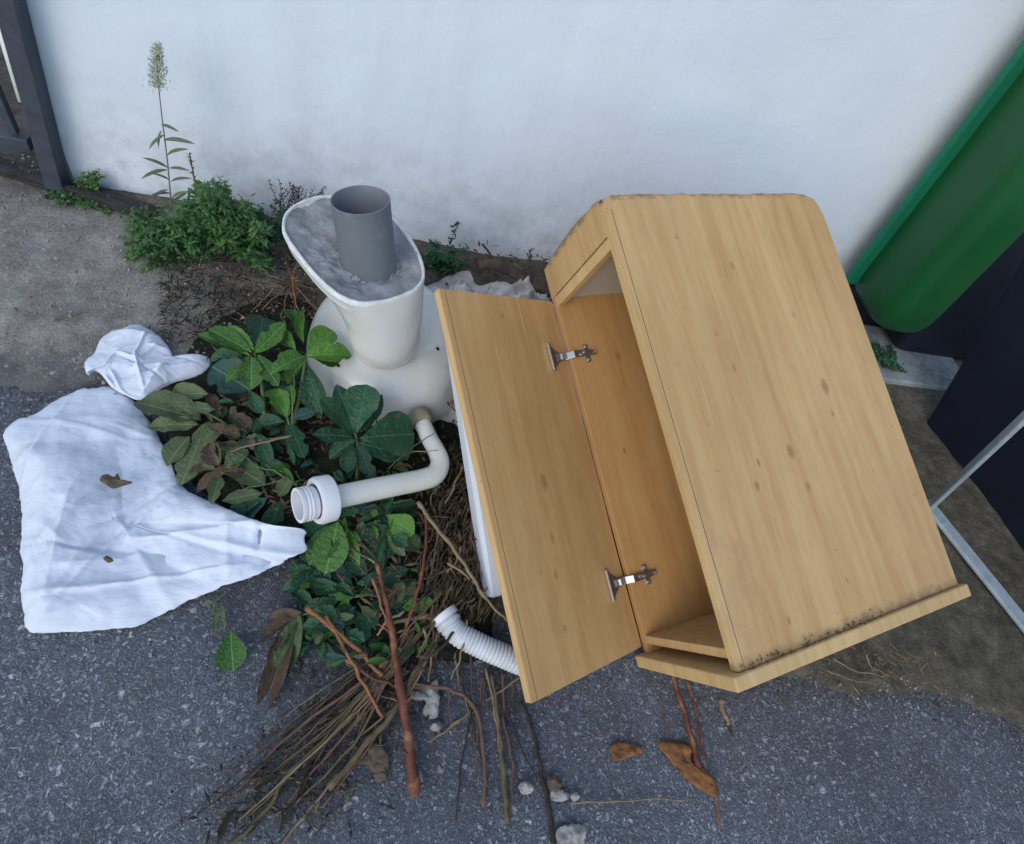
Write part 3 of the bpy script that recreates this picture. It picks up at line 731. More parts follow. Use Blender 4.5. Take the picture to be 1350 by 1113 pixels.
# ------------------------------------------------------------------ corrugated hose
ctrl = spline([P(586, 812, .05), P(602, 834, .048), P(630, 850, .045), P(662, 864, .04), P(700, 878, .03), P(745, 880, .025)], 46)
rad = []; L = 0
for i, p in enumerate(ctrl):
    if i: L += (p-ctrl[i-1]).length
    r = .0195 + .0028*abs(math.sin(L/.0072*math.pi/1.0))**.6
    if L < .020: r = .0245 if L < .007 or L > .012 else .0225
    rad.append(r)
hs = tag(empty('drain_hose', P(640, 850)), 'short white corrugated drain hose poking out from under the cabinet door', 'hose')
HI = Matrix.Translation(-hs.location)
vs, fs = tube_data(ctrl, rad, 28, False)
hd = (ctrl[0]-ctrl[3]).normalized()
obj('corrugated_tube', mesh('corrugated_tube', [HI @ v for v in vs], fs, True), MAT['hose'], hs)
lathe('cuff', ctrl[0] - hd*.008, hd, [(0, .0235), (.002, .0262), (.012, .0262), (.014, .024), (.014, .019), (-.02, .017), (-.03, .0005)], MAT['nutpvc'], hs, HI, 32)

# ------------------------------------------------------------------ plastic bags
def flat_bag(name, px, cpx, puff, label, cat, mat, seed=0, rings=54, n=220, wr=.010, zc=.012, crease=1.0, zf=None, folds=(), nf=16):
    zf = zf or (lambda a, b: zc)
    loop = resample_loop([P(a, b, zf(a, b)) for a, b in px], n); c = P(*cpx, zc)
    r_ = random.Random(seed*31+7); size = max((p-c).length for p in loop)
    L = []
    for (a, b, hh, w_) in folds: L.append((P(*a, zc), P(*b, zc), hh, w_))
    for i in range(nf):
        an = r_.uniform(0, 6.28); o_ = c + Vector((r_.gauss(0, .38), r_.gauss(0, .38), 0))*size; d_ = Vector((math.cos(an), math.sin(an), 0))*size*r_.uniform(.15, .5)
        L.append((o_ - d_, o_ + d_, r_.choice((-1, 1, 1))*wr*r_.uniform(.3, .9), size*r_.uniform(.03, .12)))
    def folds_h(x, y):
        h = 0
        for (a, b, hh, w_) in L:
            dx, dy = b.x-a.x, b.y-a.y; l2 = dx*dx+dy*dy
            t = ((x-a.x)*dx + (y-a.y)*dy)/l2
            if t < -.1 or t > 1.1: continue
            dd_ = ((x-a.x)*dy - (y-a.y)*dx)/math.sqrt(l2) + .006*fbm(x*12+seed, y*12, hh*90, 2)
            k = (1 - abs(dd_)/w_) if dd_ > 0 else (1 - abs(dd_)/(w_*.55))
            if k <= 0: continue
            h += hh*k*k*max(0, min(1, (t+.1)*4))*max(0, min(1, (1.1-t)*4))
        return h
    vs = []; fs = []
    for j in range(rings+1):
        t = (j/rings)**.85
        for k in range(n):
            e = loop[k] - c
            edge_n = 1 + (.022*fbm(k*.16, seed, 0, 4) + .010*fbm(k*.7, seed+3, 0, 2))*(t**5)
            p = c + e*t*edge_n
            prof = (1 - t**3.5)**.8 if t < 1 else 0
            h = puff*prof*(.55 + .9*fbm(p.x*4.3+seed, p.y*4.3, 1, 3))
            h += (wr*.55*(1-abs(fbm(p.x*7+seed, p.y*7, 4, 3))*2.2)*crease + folds_h(p.x, p.y))*(.35+.65*prof)
            h += .0016*fbm(p.x*45, p.y*45, 2, 2)
            vs.append(Vector((p.x, p.y, zc + (loop[k].z-zc)*t**1.7 + max(0, h))))
    top = (rings+1)*n
    for k in range(n): q_ = vs[rings*n+k]; vs.append(Vector((c.x + (q_.x-c.x)*.985, c.y + (q_.y-c.y)*.985, loop[k].z-.006)))
    for j in range(rings):
        for k in range(n): k2 = (k+1) % n; fs.append((j*n+k, (j+1)*n+k, (j+1)*n+k2, j*n+k2))
    for k in range(n): k2 = (k+1) % n; fs.append((rings*n+k, top+k, top+k2, rings*n+k2))
    fs.append(tuple(top+k for k in range(n)))
    o = obj(name, mesh(name, vs, fs, True), mat); tag(o, label, cat); return o
bag_px = [(6, 571), (30, 552), (60, 538), (92, 519), (120, 512), (158, 511), (176, 528), (197, 556), (212, 580), (226, 612), (238, 640), (262, 655), (292, 668), (330, 684), (365, 694), (404, 699), (402, 712), (402, 726), (384, 735), (366, 746), (345, 756), (310, 768), (280, 780), (245, 794), (210, 812), (180, 826), (140, 831), (100, 833), (68, 834), (38, 834), (31, 810), (28, 780), (30, 750), (27, 722), (30, 690), (27, 655), (18, 620), (10, 592)]
flat_bag('plastic_bag', bag_px, (150, 690), .032, 'large flat white plastic bag lying beside the leaves on the road', 'plastic bag', MAT['bag'], 1, wr=.009, rings=90, n=260, nf=26, folds=[((165, 722), (242, 640), .014, .035), ((165, 720), (270, 775), -.010, .05), ((170, 715), (400, 705), .010, .03), ((110, 640), (60, 800), .007, .05), ((150, 670), (230, 810), .006, .04), ((60, 560), (190, 560), .005, .05)], zf=lambda a, b: .012 + .068*max(0, min(1, (a-215)/130))*(1 if b < 745 else .55))
bag2 = [(113, 477), (125, 466), (133, 448), (152, 436), (182, 429), (205, 440), (222, 458), (232, 474), (252, 470), (275, 472), (274, 488), (252, 497), (228, 503), (205, 515), (185, 526), (165, 520), (146, 509), (132, 492), (121, 487), (114, 493)]
flat_bag('plastic_scrap', bag2, (182, 478), .026, 'small crumpled white plastic scrap above the large flat bag', 'plastic scrap', MAT['bag'], 5, rings=60, n=200, wr=.012, zc=.032, nf=18, folds=[((190, 520), (225, 485), .012, .03), ((150, 440), (215, 450), .008, .03), ((226, 490), (274, 480), .008, .02)])
# dirty crumpled sheet between toilet and cabinet
sheet = [(548, 395), (575, 378), (592, 372), (612, 366), (628, 382), (660, 376), (684, 386), (720, 398), (730, 440), (690, 470), (640, 520), (618, 560), (560, 572), (530, 545), (560, 470)]
flat_bag('crumpled_sheet', sheet, (625, 450), .12, 'dirty white crumpled sheet wedged between toilet and cabinet door', 'plastic sheet', MAT['paper'], 9, rings=44, n=180, wr=.05, zc=.02, crease=1.2)

# ------------------------------------------------------------------ leaves, branches
def leaf_mesh(name, wr_, mat, fold=.25, curl=.25, obov=1.5, lobe=0, n=14, wav=.0, bite=False):
    """leaf of length 1 along +x; its half width wr_; thickness by a second, offset layer is not needed at this size"""
    vs = []; fs = []; cross = (-1, -.55, 0, .55, 1)
    for i in range(n+1):
        t = i/n
        wd = wr_*1.18*(math.sin(math.pi*min(1, t**obov*1.0))**.62) if 0 < t < 1 else .004
        lf_ = 1 + .10*fbm(i*.55, wr_*90, 1, 2) - (.35 if bite and i in (8, 9) else 0); rt_ = 1 + .10*fbm(i*.55, wr_*90, 7, 2) - (.25 if bite and i == 11 else 0)
        for c in cross:
            y = c*wd*(lf_ if c > 0 else rt_)
            z = abs(c)*wd*fold*2 - curl*(t**2)*.5 + wav*(math.sin(t*14+c*2) + .6*math.sin(t*31+c*5))*abs(c)
            x = t - curl*.12*t*t
            if t > .9 and abs(c) > .9: x += lobe
            vs.append((x, y, z))
    m5 = len(cross)
    for i in range(n):
        for k in range(m5-1): a = i*m5+k; fs.append((a, a+1, a+m5+1, a+m5))
    me = mesh(name, vs, fs, True); me.materials.append(mat); return me
LM = {}
for key, mat in (('b', 'leaf_bright'), ('d', 'leaf_dark'), ('t', 'leaf_teal'), ('w', 'leaf_wilt'), ('y', 'leaf_dry'), ('o', 'leaf_orange'), ('k', 'leaf_rot')):
    LM[key] = []
    for v in range(8):
        v4 = v % 4
        LM[key].append(leaf_mesh('leaf', (.19, .23, .16, .26, .21, .18, .24, .15)[v], MAT[mat], fold=(.18, .28, .10, .22, .45, .05, .34, .5)[v], curl=(.15, .35, .05, .25, .6, -.15, .45, .7)[v], obov=(1.25, 1.5, 1.1, 1.7, 1.3, 1.15, 1.45, 1.2)[v] if key not in 'wyk' else (1.0, 1.15, .9, 1.0)[v4], wav=(.006 + .006*v4 if key in 'bdt' else .03), bite=v >= 4))
LN = []
for key in 'bdtwyo':
    pass
def put_leaf(parent, a, b, key, wid=1.0, roll=0.0, var=None, name='leaf'):
    d = b-a; L = d.length; x = d.normalized()
    up = Vector((0, -.25, 1)); y = up.cross(x)
    y = y.normalized() if y.length > .05 else Vector((1, 0, 0)); z = x.cross(y)
    R_ = Matrix(((x.x, y.x, z.x), (x.y, y.y, z.y), (x.z, y.z, z.z))) @ Matrix.Rotation(roll, 3, 'X')
    M_ = R_.to_4x4() @ Matrix.Diagonal((L, L*wid, L, 1))
    M_.translation = a
    o = bpy.data.objects.new(name, random.choice(LM[key]) if var is None else LM[key][var]); COL.objects.link(o)
    if parent is not None:
        o.parent = parent; M_ = Matrix.Translation(-parent.location) @ M_
    o.matrix_local = M_; return o
def branch(label, base, tip, r, leaves, mat='stem_green', group=None):
    """base, tip and leaves are (px, py, height); leaves: (base, tip, colour, width, roll)"""
    a, b = P(*base), P(*tip)
    e = tag(empty('leafy_branch', a), label, 'branch', group)
    mid = a.lerp(b, .5) + Vector((random.gauss(0, .008), random.gauss(0, .008), .006))
    pts = spline([a, mid, b], 6); n = len(pts)
    vs, fs = tube_data([p - a for p in pts], [r*(1-.55*i/n) for i in range(n)], 8)
    obj('stem', mesh('stem', vs, fs, True), MAT[mat], e)
    for lf in leaves:
        put_leaf(e, P(*lf[0]), P(*lf[1]), lf[2], lf[3] if len(lf) > 3 else 1.0, lf[4] if len(lf) > 4 else random.gauss(0, .25))
    return e
def rosette(c, z, L, n, key, a0=0, a1=360, lift=.4, jit=.2, wid=1.0):
    """ring of leaves round a stem end, as pixel-free offsets"""
    return None
# 1 bright rosette in front of the toilet
branch('bright green leafy branch fanning out its leaves just left of the toilet', (385, 575, .06), (404, 468, .17), .005, [
    ((404, 470, .17), (467, 462, .185), 'b', 1.0, .1), ((404, 466, .17), (440, 432, .19), 'b', 1.15, -.1), ((402, 470, .17), (360, 480, .20), 'b', 1.5, .1),
    ((400, 455, .16), (378, 398, .20), 'b', .75, .5), ((400, 452, .165), (394, 400, .205), 'b', .6, -.4), ((404, 480, .15), (420, 545, .12), 'd', .9, .4),
    ((390, 462, .15), (350, 425, .15), 'b', 1.1, 0), ((404, 475, .14), (372, 505, .10), 'b', 1.0, .2), ((410, 470, .15), (455, 478, .14), 'b', .9, .2)])
# 2 upper left cluster
branch('green leafy branch with long leaves reaching towards the small plastic scrap', (350, 560, .06), (335, 462, .14), .005, [
    ((330, 470, .15), (258, 435, .13), 'b', .6, .3), ((332, 465, .15), (272, 430, .15), 'b', .8, 0), ((335, 462, .15), (300, 428, .16), 'b', .9, -.2),
    ((338, 460, .16), (348, 412, .17), 'd', 1.1, .2), ((336, 465, .16), (375, 428, .17), 'b', 1.0, .2), ((332, 470, .15), (330, 512, .13), 'b', 1.3, 0),
    ((330, 468, .14), (300, 505, .12), 'b', 1.0, .3), ((320, 470, .12), (270, 470, .12), 'd', .9, .2), ((340, 468, .15), (368, 510, .14), 'b', .9, .2)])
branch('grey green leaf underside showing beside the small plastic scrap', (345, 530, .05), (322, 500, .09), .004, [
    ((330, 515, .10), (273, 478, .135), 't', 1.7, -.2), ((325, 512, .09), (300, 468, .12), 't', 1.1, .2), ((330, 515, .09), (345, 545, .08), 'd', 1.0)])
# 3 dark bluish cluster
branch('dark bluish green leafy branch with round tipped leaves in front of the toilet', (470, 640, .05), (468, 566, .15), .005, [
    ((468, 572, .15), (444, 506, .195), 'd', 1.15, .25), ((470, 570, .155), (482, 503, .205), 'd', 1.15, -.2), ((468, 574, .15), (424, 520, .17), 'd', 1.0, .3),
    ((466, 576, .145), (412, 572, .155), 'd', 1.2, .2), ((470, 580, .14), (430, 602, .13), 'd', 1.0, .1), ((474, 578, .14), (552, 570, .12), 'd', 1.25, .15),
    ((472, 584, .13), (540, 602, .10), 'd', 1.1, .2), ((470, 584, .13), (492, 632, .09), 'd', .9, .2), ((466, 584, .13), (455, 625, .10), 'd', 1.0, .2), ((470, 572, .14), (505, 520, .16), 'd', .9, .4)])
branch('mid green pair of leaves between the bright and the bluish rosettes', (380, 600, .05), (378, 548, .11), .004, [
    ((378, 552, .11), (356, 506, .13), 'b', .95, .2), ((379, 550, .11), (383, 505, .13), 'b', .8, -.2), ((382, 552, .10), (418, 540, .11), 't', 1.0, .2), ((376, 556, .1), (330, 560, .08), 'd', 1.0), ((380, 556, .1), (400, 605, .08), 'd', 1.1)])
# 4 wilting branches by the bags
branch('wilted grey green leafy branch drooping over the edge of the large bag', (300, 560, .05), (235, 548, .05), .003, [
    ((265, 555, .06), (172, 522, .055), 'w', .75, .3), ((262, 560, .06), (190, 560, .045), 'w', .8, .1), ((258, 540, .06), (200, 520, .05), 'w', .7, 0),
    ((285, 540, .07), (222, 536, .07), 'w', .9, .2), ((275, 520, .07), (218, 516, .06), 'w', .9, -.1), ((250, 575, .05), (215, 612, .04), 'w', 1.2, .2), ((262, 580, .05), (240, 640, .035), 'w', 1.1, 0), ((290, 560, .06), (248, 598, .05), 'w', .9)])
branch('brown and grey wilted leaves with a pale stem lying across them', (386, 576, .085), (290, 602, .06), .0028, [
    ((330, 590, .065), (238, 608, .05), 'w', .7, .2), ((310, 600, .06), (262, 590, .07), 'y', 1.0, .3), ((322, 575, .07), (272, 560, .08), 'y', 1.1, .5), ((300, 606, .05), (232, 636, .04), 'y', .5, .2),
    ((318, 610, .05), (250, 650, .035), 'y', .45, .2), ((330, 570, .07), (300, 540, .08), 'y', .9, .3), ((345, 625, .06), (292, 592, .07), 'w', 1.0, .2)], 'straw_tan')
branch('pale green leafy stems lying over dark leaves left of the pipe nut', (392, 640, .07), (330, 600, .07), .003, [
    ((350, 640, .06), (298, 606, .075), 'w', 1.2, .1), ((345, 650, .055), (292, 660, .045), 'w', 1.0, .1), ((360, 625, .07), (338, 570, .09), 'd', .8), ((355, 655, .05), (300, 690, .03), 't', 1.0, .2),
    ((370, 660, .05), (350, 706, .03), 'd', 1.3), ((345, 660, .05), (310, 680, .035), 'd', 1.0), ((380, 625, .08), (360, 612, .11), 'b', 1.0, .4), ((388, 636, .09), (372, 616, .11), 'b', .6, .2), ((386, 640, .09), (400, 630, .10), 'b', .5), ((388, 645, .09), (390, 672, .08), 'b', .7)])
# 5 below the pipe
branch('green leafy branch with a broad drooping leaf just below the pipe nut', (500, 740, .03), (445, 684, .08), .004, [
    ((445, 688, .085), (428, 758, .055), 'b', 1.45, 0), ((450, 688, .08), (405, 745, .05), 'b', 1.2, .2), ((455, 682, .08), (440, 735, .065), 'b', 1.3, .3), ((470, 676, .08), (520, 668, .075), 'w', .9, .3),
    ((462, 678, .085), (500, 655, .09), 't', .9, .2), ((450, 690, .07), (462, 765, .03), 'b', 1.1, .2), ((480, 690, .06), (500, 760, .03), 'd', 1.2), ((478, 685, .07), (470, 720, .05), 'w', 1.0, .4), ((440, 700, .06), (395, 770, .02), 'd', 1.3, .2)])
branch('bright green folded leaf on a twig right of the drooping leaf', (505, 760, .03), (520, 690, .06), .0035, [
    ((520, 682, .08), (538, 728, .05), 'b', 1.7, .2), ((522, 684, .075), (510, 735, .045), 'd', 1.3, -.3), ((520, 690, .06), (550, 660, .06), 'd', 1.0), ((515, 700, .06), (485, 650, .07), 'd', 1.1)])
branch('dark green leafy branch spread flat on the road under the red stem', (510, 780, .03), (430, 790, .03), .004, [
    ((455, 778, .04), (382, 772, .03), 'd', .95, .1), ((450, 790, .035), (395, 812, .025), 'd', .9, .2), ((470, 770, .05), (540, 750, .05), 'd', .8), ((480, 780, .04), (560, 775, .03), 'd', .7), ((460, 785, .04), (442, 830, .02), 'b', .8),
    ((440, 780, .04), (410, 740, .04), 'd', 1.0), ((500, 790, .03), (470, 850, .015), 'd', 1.0), ((510, 795, .03), (560, 830, .015), 'd', .9), ((470, 800, .03), (420, 850, .015), 'd', .9), ((485, 760, .04), (455, 730, .05), 'd', 1.2)])
branch('olive and brown withered leaves hanging down over the road below the bag', (420, 800, .03), (395, 812, .02), .003, [
    ((398, 808, .025), (352, 815, .015), 'y', .8), ((395, 810, .025), (366, 900, .012), 'w', .7, .1), ((400, 812, .02), (380, 910, .01), 'w', .6, .2), ((390, 815, .02), (330, 842, .01), 'y', .7), ((385, 820, .02), (345, 890, .01), 'y', .6), ((400, 815, .02), (372, 860, .015), 'w', .7), ((388, 822, .015), (340, 950, .008), 'y', .45)])
branch('small pale withered sprig sticking out from under the large bag', (300, 780, .02), (284, 812, .015), .002, [
    ((286, 796, .02), (283, 838, .012), 'w', .45), ((292, 795, .02), (297, 832, .012), 'w', .4), ((280, 792, .02), (266, 800, .015), 'w', .8)])
fl = put_leaf(None, P(304, 832, .014), P(306, 886, .010), 'b', 1.35, 0, 1, 'fallen_leaf'); tag(fl, 'single green leaf fallen on the road below the large bag', 'leaf')
# filler branches underneath: same bushes, deeper in the pile
G_ = 'leafy branches buried in the heap'
rnd = random.Random(5)
for i in range(46):
    cx, cy = rnd.uniform(285, 560), rnd.uniform(470, 700)
    if cx > 430 and cy < 560: continue
    if cx < 430 and 630 < cy < 770: continue
    if i >= 34: cx, cy = rnd.uniform(400, 560), rnd.uniform(700, 850)
    lv = []
    z0 = rnd.uniform(.02, .07) if cy < 700 else rnd.uniform(.012, .03)
    for k in range(rnd.randint(8, 12)):
        an = rnd.uniform(0, 6.28); L_ = rnd.uniform(22, 58)
        lv.append(((cx + 8*math.cos(an), cy + 8*math.sin(an), z0+.012), (cx + L_*math.cos(an), cy + L_*.8*math.sin(an), max(.01, z0 + rnd.uniform(-.02, .03))), rnd.choice('dddbdtw' if cx > 300 else 'wtwyd'), rnd.uniform(.8, 1.3), rnd.gauss(0, .3)))
    branch('leafy branch lying deep in the green heap under the brighter leaves', (cx + rnd.uniform(20, 50), cy + rnd.uniform(20, 60), .012), (cx, cy, z0), .0035, lv, group=G_)
for i in range(44):
    cx, cy = rnd.uniform(262, 575), rnd.uniform(490, 700)
    if i % 3 == 0: cx, cy = rnd.uniform(390, 570), rnd.uniform(690, 870)
    if (cx > 425 and cy < 590) or (cx < 300 and cy > 600) or (cx < 420 and cy > 640 and cy < 760): continue
    lv = []; z0 = rnd.uniform(.045, .075) if cy < 700 else rnd.uniform(.015, .035)
    for k in range(rnd.randint(6, 10)):
        an = rnd.uniform(0, 6.28); L_ = rnd.uniform(14, 34)
        lv.append(((cx + 5*math.cos(an), cy + 5*math.sin(an), z0+.008), (cx + L_*math.cos(an), cy + L_*.8*math.sin(an), max(.01, z0 + rnd.uniform(-.02, .03))), rnd.choice('dbbdtwy' if cx > 320 else 'wtwyd'), rnd.uniform(.6, 1.2), rnd.gauss(0, .5)))
    branch('small leaved sprig mixed into the green heap between the bigger leaves', (cx + rnd.uniform(10, 30), cy + rnd.uniform(10, 30), .012), (cx, cy, z0), .0022, lv, group='small sprigs in the heap')
# dark mould and shredded leaf litter: nobody could count it
lit = MB()
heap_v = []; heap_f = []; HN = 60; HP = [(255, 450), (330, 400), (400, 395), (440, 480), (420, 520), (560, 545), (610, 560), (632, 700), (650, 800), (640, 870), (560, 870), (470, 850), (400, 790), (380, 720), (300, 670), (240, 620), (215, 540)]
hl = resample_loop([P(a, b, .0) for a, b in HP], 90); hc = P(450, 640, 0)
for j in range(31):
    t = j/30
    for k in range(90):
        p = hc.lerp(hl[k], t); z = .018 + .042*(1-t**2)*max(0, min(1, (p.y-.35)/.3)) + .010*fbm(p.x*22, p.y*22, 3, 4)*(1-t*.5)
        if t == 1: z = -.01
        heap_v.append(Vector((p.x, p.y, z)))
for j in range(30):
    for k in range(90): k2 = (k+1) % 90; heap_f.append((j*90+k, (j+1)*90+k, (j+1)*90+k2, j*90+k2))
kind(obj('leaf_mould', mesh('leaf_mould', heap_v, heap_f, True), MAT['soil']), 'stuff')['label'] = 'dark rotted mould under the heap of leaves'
def scatter_bits(name, mat, count, region, zr, ln, wd, label, seed=1, along=None):
    r = random.Random(seed); mb = MB()
    for i in range(count):
        a, b = region(r)
        p = P(a, b, 0); p.z = r.uniform(*zr)
        an = r.uniform(0, 6.28) if along is None else r.gauss(along, .4)
        L_ = r.uniform(*ln)/2; w_ = r.uniform(*wd)/2
        d = Vector((math.cos(an), math.sin(an), r.gauss(0, .25))).normalized(); s = Vector((-d.y, d.x, r.gauss(0, .6))).normalized()
        up = d.cross(s)*w_*.5
        mb.add([p - d*L_, p - s*w_ + up, p + d*L_, p + s*w_ + up, p + up*2], [(0, 1, 4), (1, 2, 4), (2, 3, 4), (3, 0, 4)])
    o = mb.build(name, mat); kind(o, 'stuff')['label'] = label; return o
def reg_heap(r):
    while True:
        a, b = r.gauss(450, 95), r.gauss(640, 95)
        if a > 215 + max(0, b-520)*.9 and a > 275 and not (b > 690 and a < 420): return a, b
scatter_bits('leaf_litter', MAT['leaf_dry'], 1600, reg_heap, (.02, .07), (.008, .035), (.002, .008), 'shredded brown leaf litter among the leaves', 3)
reg_wallfoot = lambda r: (r.uniform(215, 420), r.uniform(330, 460) + 0)
scatter_bits('twig_litter', MAT['straw_dark'], 1500, reg_wallfoot, (.012, .05), (.01, .05), (.001, .005), 'dark twigs and litter on the ground beside the weed', 4)
scatter_bits('dry_litter', MAT['straw_tan'], 320, reg_wallfoot, (.02, .055), (.01, .045), (.001, .003), 'pale straw bits beside the weed', 6)
reg_mid = lambda r: (r.gauss(600, 28), r.uniform(600, 830))
scatter_bits('stalk_litter', MAT['straw_olive'], 1200, reg_mid, (.015, .05), (.01, .05), (.0015, .004), 'broken stalk bits heaped beside the tray', 7, 1.2)
reg_fan = lambda r: (lambda t: (600 - 250*t + r.gauss(0, 20+40*t), 780 + 300*t + r.gauss(0, 20)))(r.random())
scatter_bits('stalk_chaff', MAT['straw_olive'], 500, reg_fan, (.002, .010), (.006, .028), (.001, .004), 'olive chaff scattered along the fan of stalks', 8)
scatter_bits('dark_chaff', MAT['straw_dark'], 900, reg_fan, (.002, .008), (.006, .03), (.001, .006), 'dark chaff scattered along the fan of stalks', 9)
reg_under = lambda r: (r.uniform(690, 1000), r.gauss(930, 30))
scatter_bits('road_litter', MAT['straw_pink'], 160, reg_under, (.001, .006), (.005, .025), (.001, .003), 'small brown bits on the road in front of the cabinet', 10)
def reg_edge(r):
    x_ = r.uniform(-.75, 1.6); y_ = edge_y(x_) - abs(r.gauss(0, .03)) + .01
    return x_, y_
ed = MB(); r = random.Random(77)
for i in range(5200):
    x_, y_ = reg_edge(r); s_ = .0008 + .0022*r.random()**2
    if x_ < .3 and r.random() < .5: continue
    c_0 = Vector((x_, y_, fbm(x_*1.7, y_*1.7, 3, 3)*.006 + fbm(x_*14, y_*14, 9, 2)*.0012 - .004 + s_*.2)); R_ = Euler((r.random()*6, r.random()*6, 0)).to_matrix()
    ed.add([c_0 + R_ @ (Vector(v)*s_*(.7+.8*r.random())) for v in [(1, 0, 0), (-.6, .9, 0), (-.6, -.9, 0), (0, 0, 1.0)]], [(0, 1, 2), (0, 3, 1), (1, 3, 2), (2, 3, 0)])
kind(ed.build('dirt_crumbs', m_plain('dry_soil_crumbs', (.12,.105,.075), (.04,.036,.027), 9, .95, .1)), 'stuff')['label'] = 'soil crumbs spilled from the dirt strip onto the road'
reg_right = lambda r: (r.uniform(1000, 1230), r.gauss(880, 16))
scatter_bits('edge_litter', MAT['straw_tan'], 160, reg_right, (.012, .02), (.006, .035), (.001, .003), 'straw bits on the dirt behind the cabinet', 12)

# ------------------------------------------------------------------ stalks and stems
def stalk(name, pts, r, mat, label, cat='stalk', group=None, r1=None, jit=0, seg=7):
    p = [P(*q) for q in pts]; c = spline(p, 7 if len(p) > 2 else 9); n = len(c)
    rr = [r + ((r1 if r1 is not None else r*.6)-r)*i/(n-1) for i in range(n)]
    rr = [q*(1+.22*fbm(i*.9, r*900, 0, 2) + (.28 if i % 9 == int(r*9000) % 9 and n > 12 else 0)) for i, q in enumerate(rr)]
    base = c[0].copy()
    c = [q - base + Vector((fbm(i*.35, jit*9+r*500, 1, 2), fbm(i*.35, jit*5+3, 2, 2), 0))*.004 for i, q in enumerate(c)]
    vs, fs = tube_data(c, rr, seg)
    o = obj(name, mesh(name, vs, fs, True), MAT[mat]); o.location = base; tag(o, label, cat, group); return o
rb_ = stalk('red_branch', [(497, 742, .075), (510, 800, .065), (524, 880, .045), (536, 960, .03), (547, 1046, .013)], .0040, 'stem_red', 'thick reddish brown woody stem cut off at its lower end', 'stem', r1=.0092, seg=12)
for (pa, pb_, r_a) in (((517, 838, .052), (497, 822, .060), .0026), ((531, 930, .036), (548, 912, .045), .0028), ((508, 790, .066), (528, 772, .07), .0022), ((541, 1000, .024), (530, 990, .028), .0024)):
    A_, B_ = P(*pa), P(*pb_); c_5 = spline([A_, A_.lerp(B_, .5) + Vector((.002, 0, .003)), B_], 4)
    obj('side_shoot', mesh('side_shoot', *tube_data([q - rb_.location for q in c_5], [r_a*(1-.4*k/len(c_5)) for k in range(len(c_5))], 7), True), MAT['stem_red'], rb_)
ce = MB(); r = random.Random(4); A_ = P(546, 1040, .0135); dv_ = (P(549, 1062, .010) - P(541, 1010, .022)).normalized()
for k in range(26):
    an = r.uniform(0, 6.28); q_1 = A_ + (dv_.orthogonal().normalized()*math.cos(an) + dv_.cross(dv_.orthogonal().normalized())*math.sin(an))*r.uniform(.002, .0095)
    ce.add(*tube_data([q_1 - rb_.location, q_1 + dv_*r.uniform(.006, .016) - rb_.location], [.0014, .0004], 4))
ce.build('frayed_end', MAT['straw_tan'], rb_)
stalk('cut_end', [(543, 1030, .017), (549, 1050, .010)], .0115, 'straw_tan', 'frayed pale cut end of the thick red stem', 'stem', r1=.0125, seg=9) if False else None
stalk('red_branch', [(562, 672, .09), (558, 740, .07), (545, 800, .06), (525, 858, .04)], .0030, 'stem_red', 'slender dark red stem crossing behind the thick red stem', 'stem', r1=.0038)
stalk('orange_twig', [(404, 801, .07), (450, 838, .05), (505, 890, .03)], .0040, 'stem_orange', 'straight orange brown twig pointing up left at the bag', 'twig', r1=.0035)
stalk('orange_twig', [(430, 812, .06), (455, 860, .045), (482, 905, .03), (505, 948, .02)], .0033, 'stem_orange', 'orange brown twig running down to the crossing of stems', 'twig', r1=.0028)
stalk('orange_twig', [(455, 868, .04), (490, 894, .03), (530, 905, .02), (560, 905, .015)], .0030, 'stem_red', 'short red twig lying across the foot of the thick stem', 'twig')
stalk('orange_twig', [(480, 920, .02), (505, 918, .02), (540, 935, .02)], .0022, 'stem_red', 'thin red twig below the crossing of the stems', 'twig')
stalk('orange_twig', [(491, 762, .08), (502, 800, .07), (512, 830, .055)], .0028, 'stem_orange', 'short light orange twig leaning on the top of the thick stem', 'twig')
stalk('tan_stick', [(551, 662, .095), (575, 695, .09), (610, 740, .08), (640, 788, .07), (668, 818, .05)], .0042, 'straw_tan', 'tan stick slanting from the pipe bend down to the tray', 'stick', r1=.0025)
stalk('tan_stick', [(590, 742, .07), (618, 762, .065), (640, 790, .06)], .0025, 'straw_tan', 'short tan twig beside the longer slanting tan stick', 'stick')
stalk('long_stalk', [(592, 765, .04), (573, 840, .03), (550, 880, .03), (525, 930, .025), (480, 985, .018), (434, 1040, .012)], .0030, 'straw_olive', 'long gnarled olive stalk crossing in front of the thick red stem', 'stalk', r1=.0055)
stalk('long_stalk', [(555, 845, .03), (470, 940, .012), (390, 1010, .008), (345, 1075, .006), (292, 1125, .005)], .0026, 'straw_olive', 'longest olive stalk, running out of the bottom left of the heap', 'stalk', r1=.0034)
stalk('long_stalk', [(445, 1020, .010), (410, 1065, .006), (365, 1120, .005)], .0022, 'straw_tan', 'pale stalk tip at the lower end of the fan of stalks', 'stalk')
stalk('curved_stem', [(525, 900, .02), (570, 905, .020), (608, 915, .018), (628, 940, .012), (638, 990, .008), (638, 1065, .005)], .0030, 'straw_pink', 'curved pinkish brown stem arching over the pale mortar chunk', 'stem', r1=.0036)
stalk('dark_stalk', [(686, 925, .006), (700, 960, .005), (712, 1010, .005), (722, 1060, .005), (732, 1120, .005)], .0030, 'straw_dark', 'blackened stalk running straight down from the door corner', 'stalk', r1=.0042)
stalk('bundle_stalk', [(648, 888, .010), (655, 950, .008), (664, 1015, .006), (668, 1088, .006)], .0036, 'straw_olive', 'thick split olive stalk below the corrugated hose', 'stalk', r1=.0048)
stalk('bundle_stalk', [(640, 880, .012), (652, 940, .010), (660, 1000, .007)], .0022, 'straw_tan', 'thin tan stalk left of the split olive stalk', 'stalk')
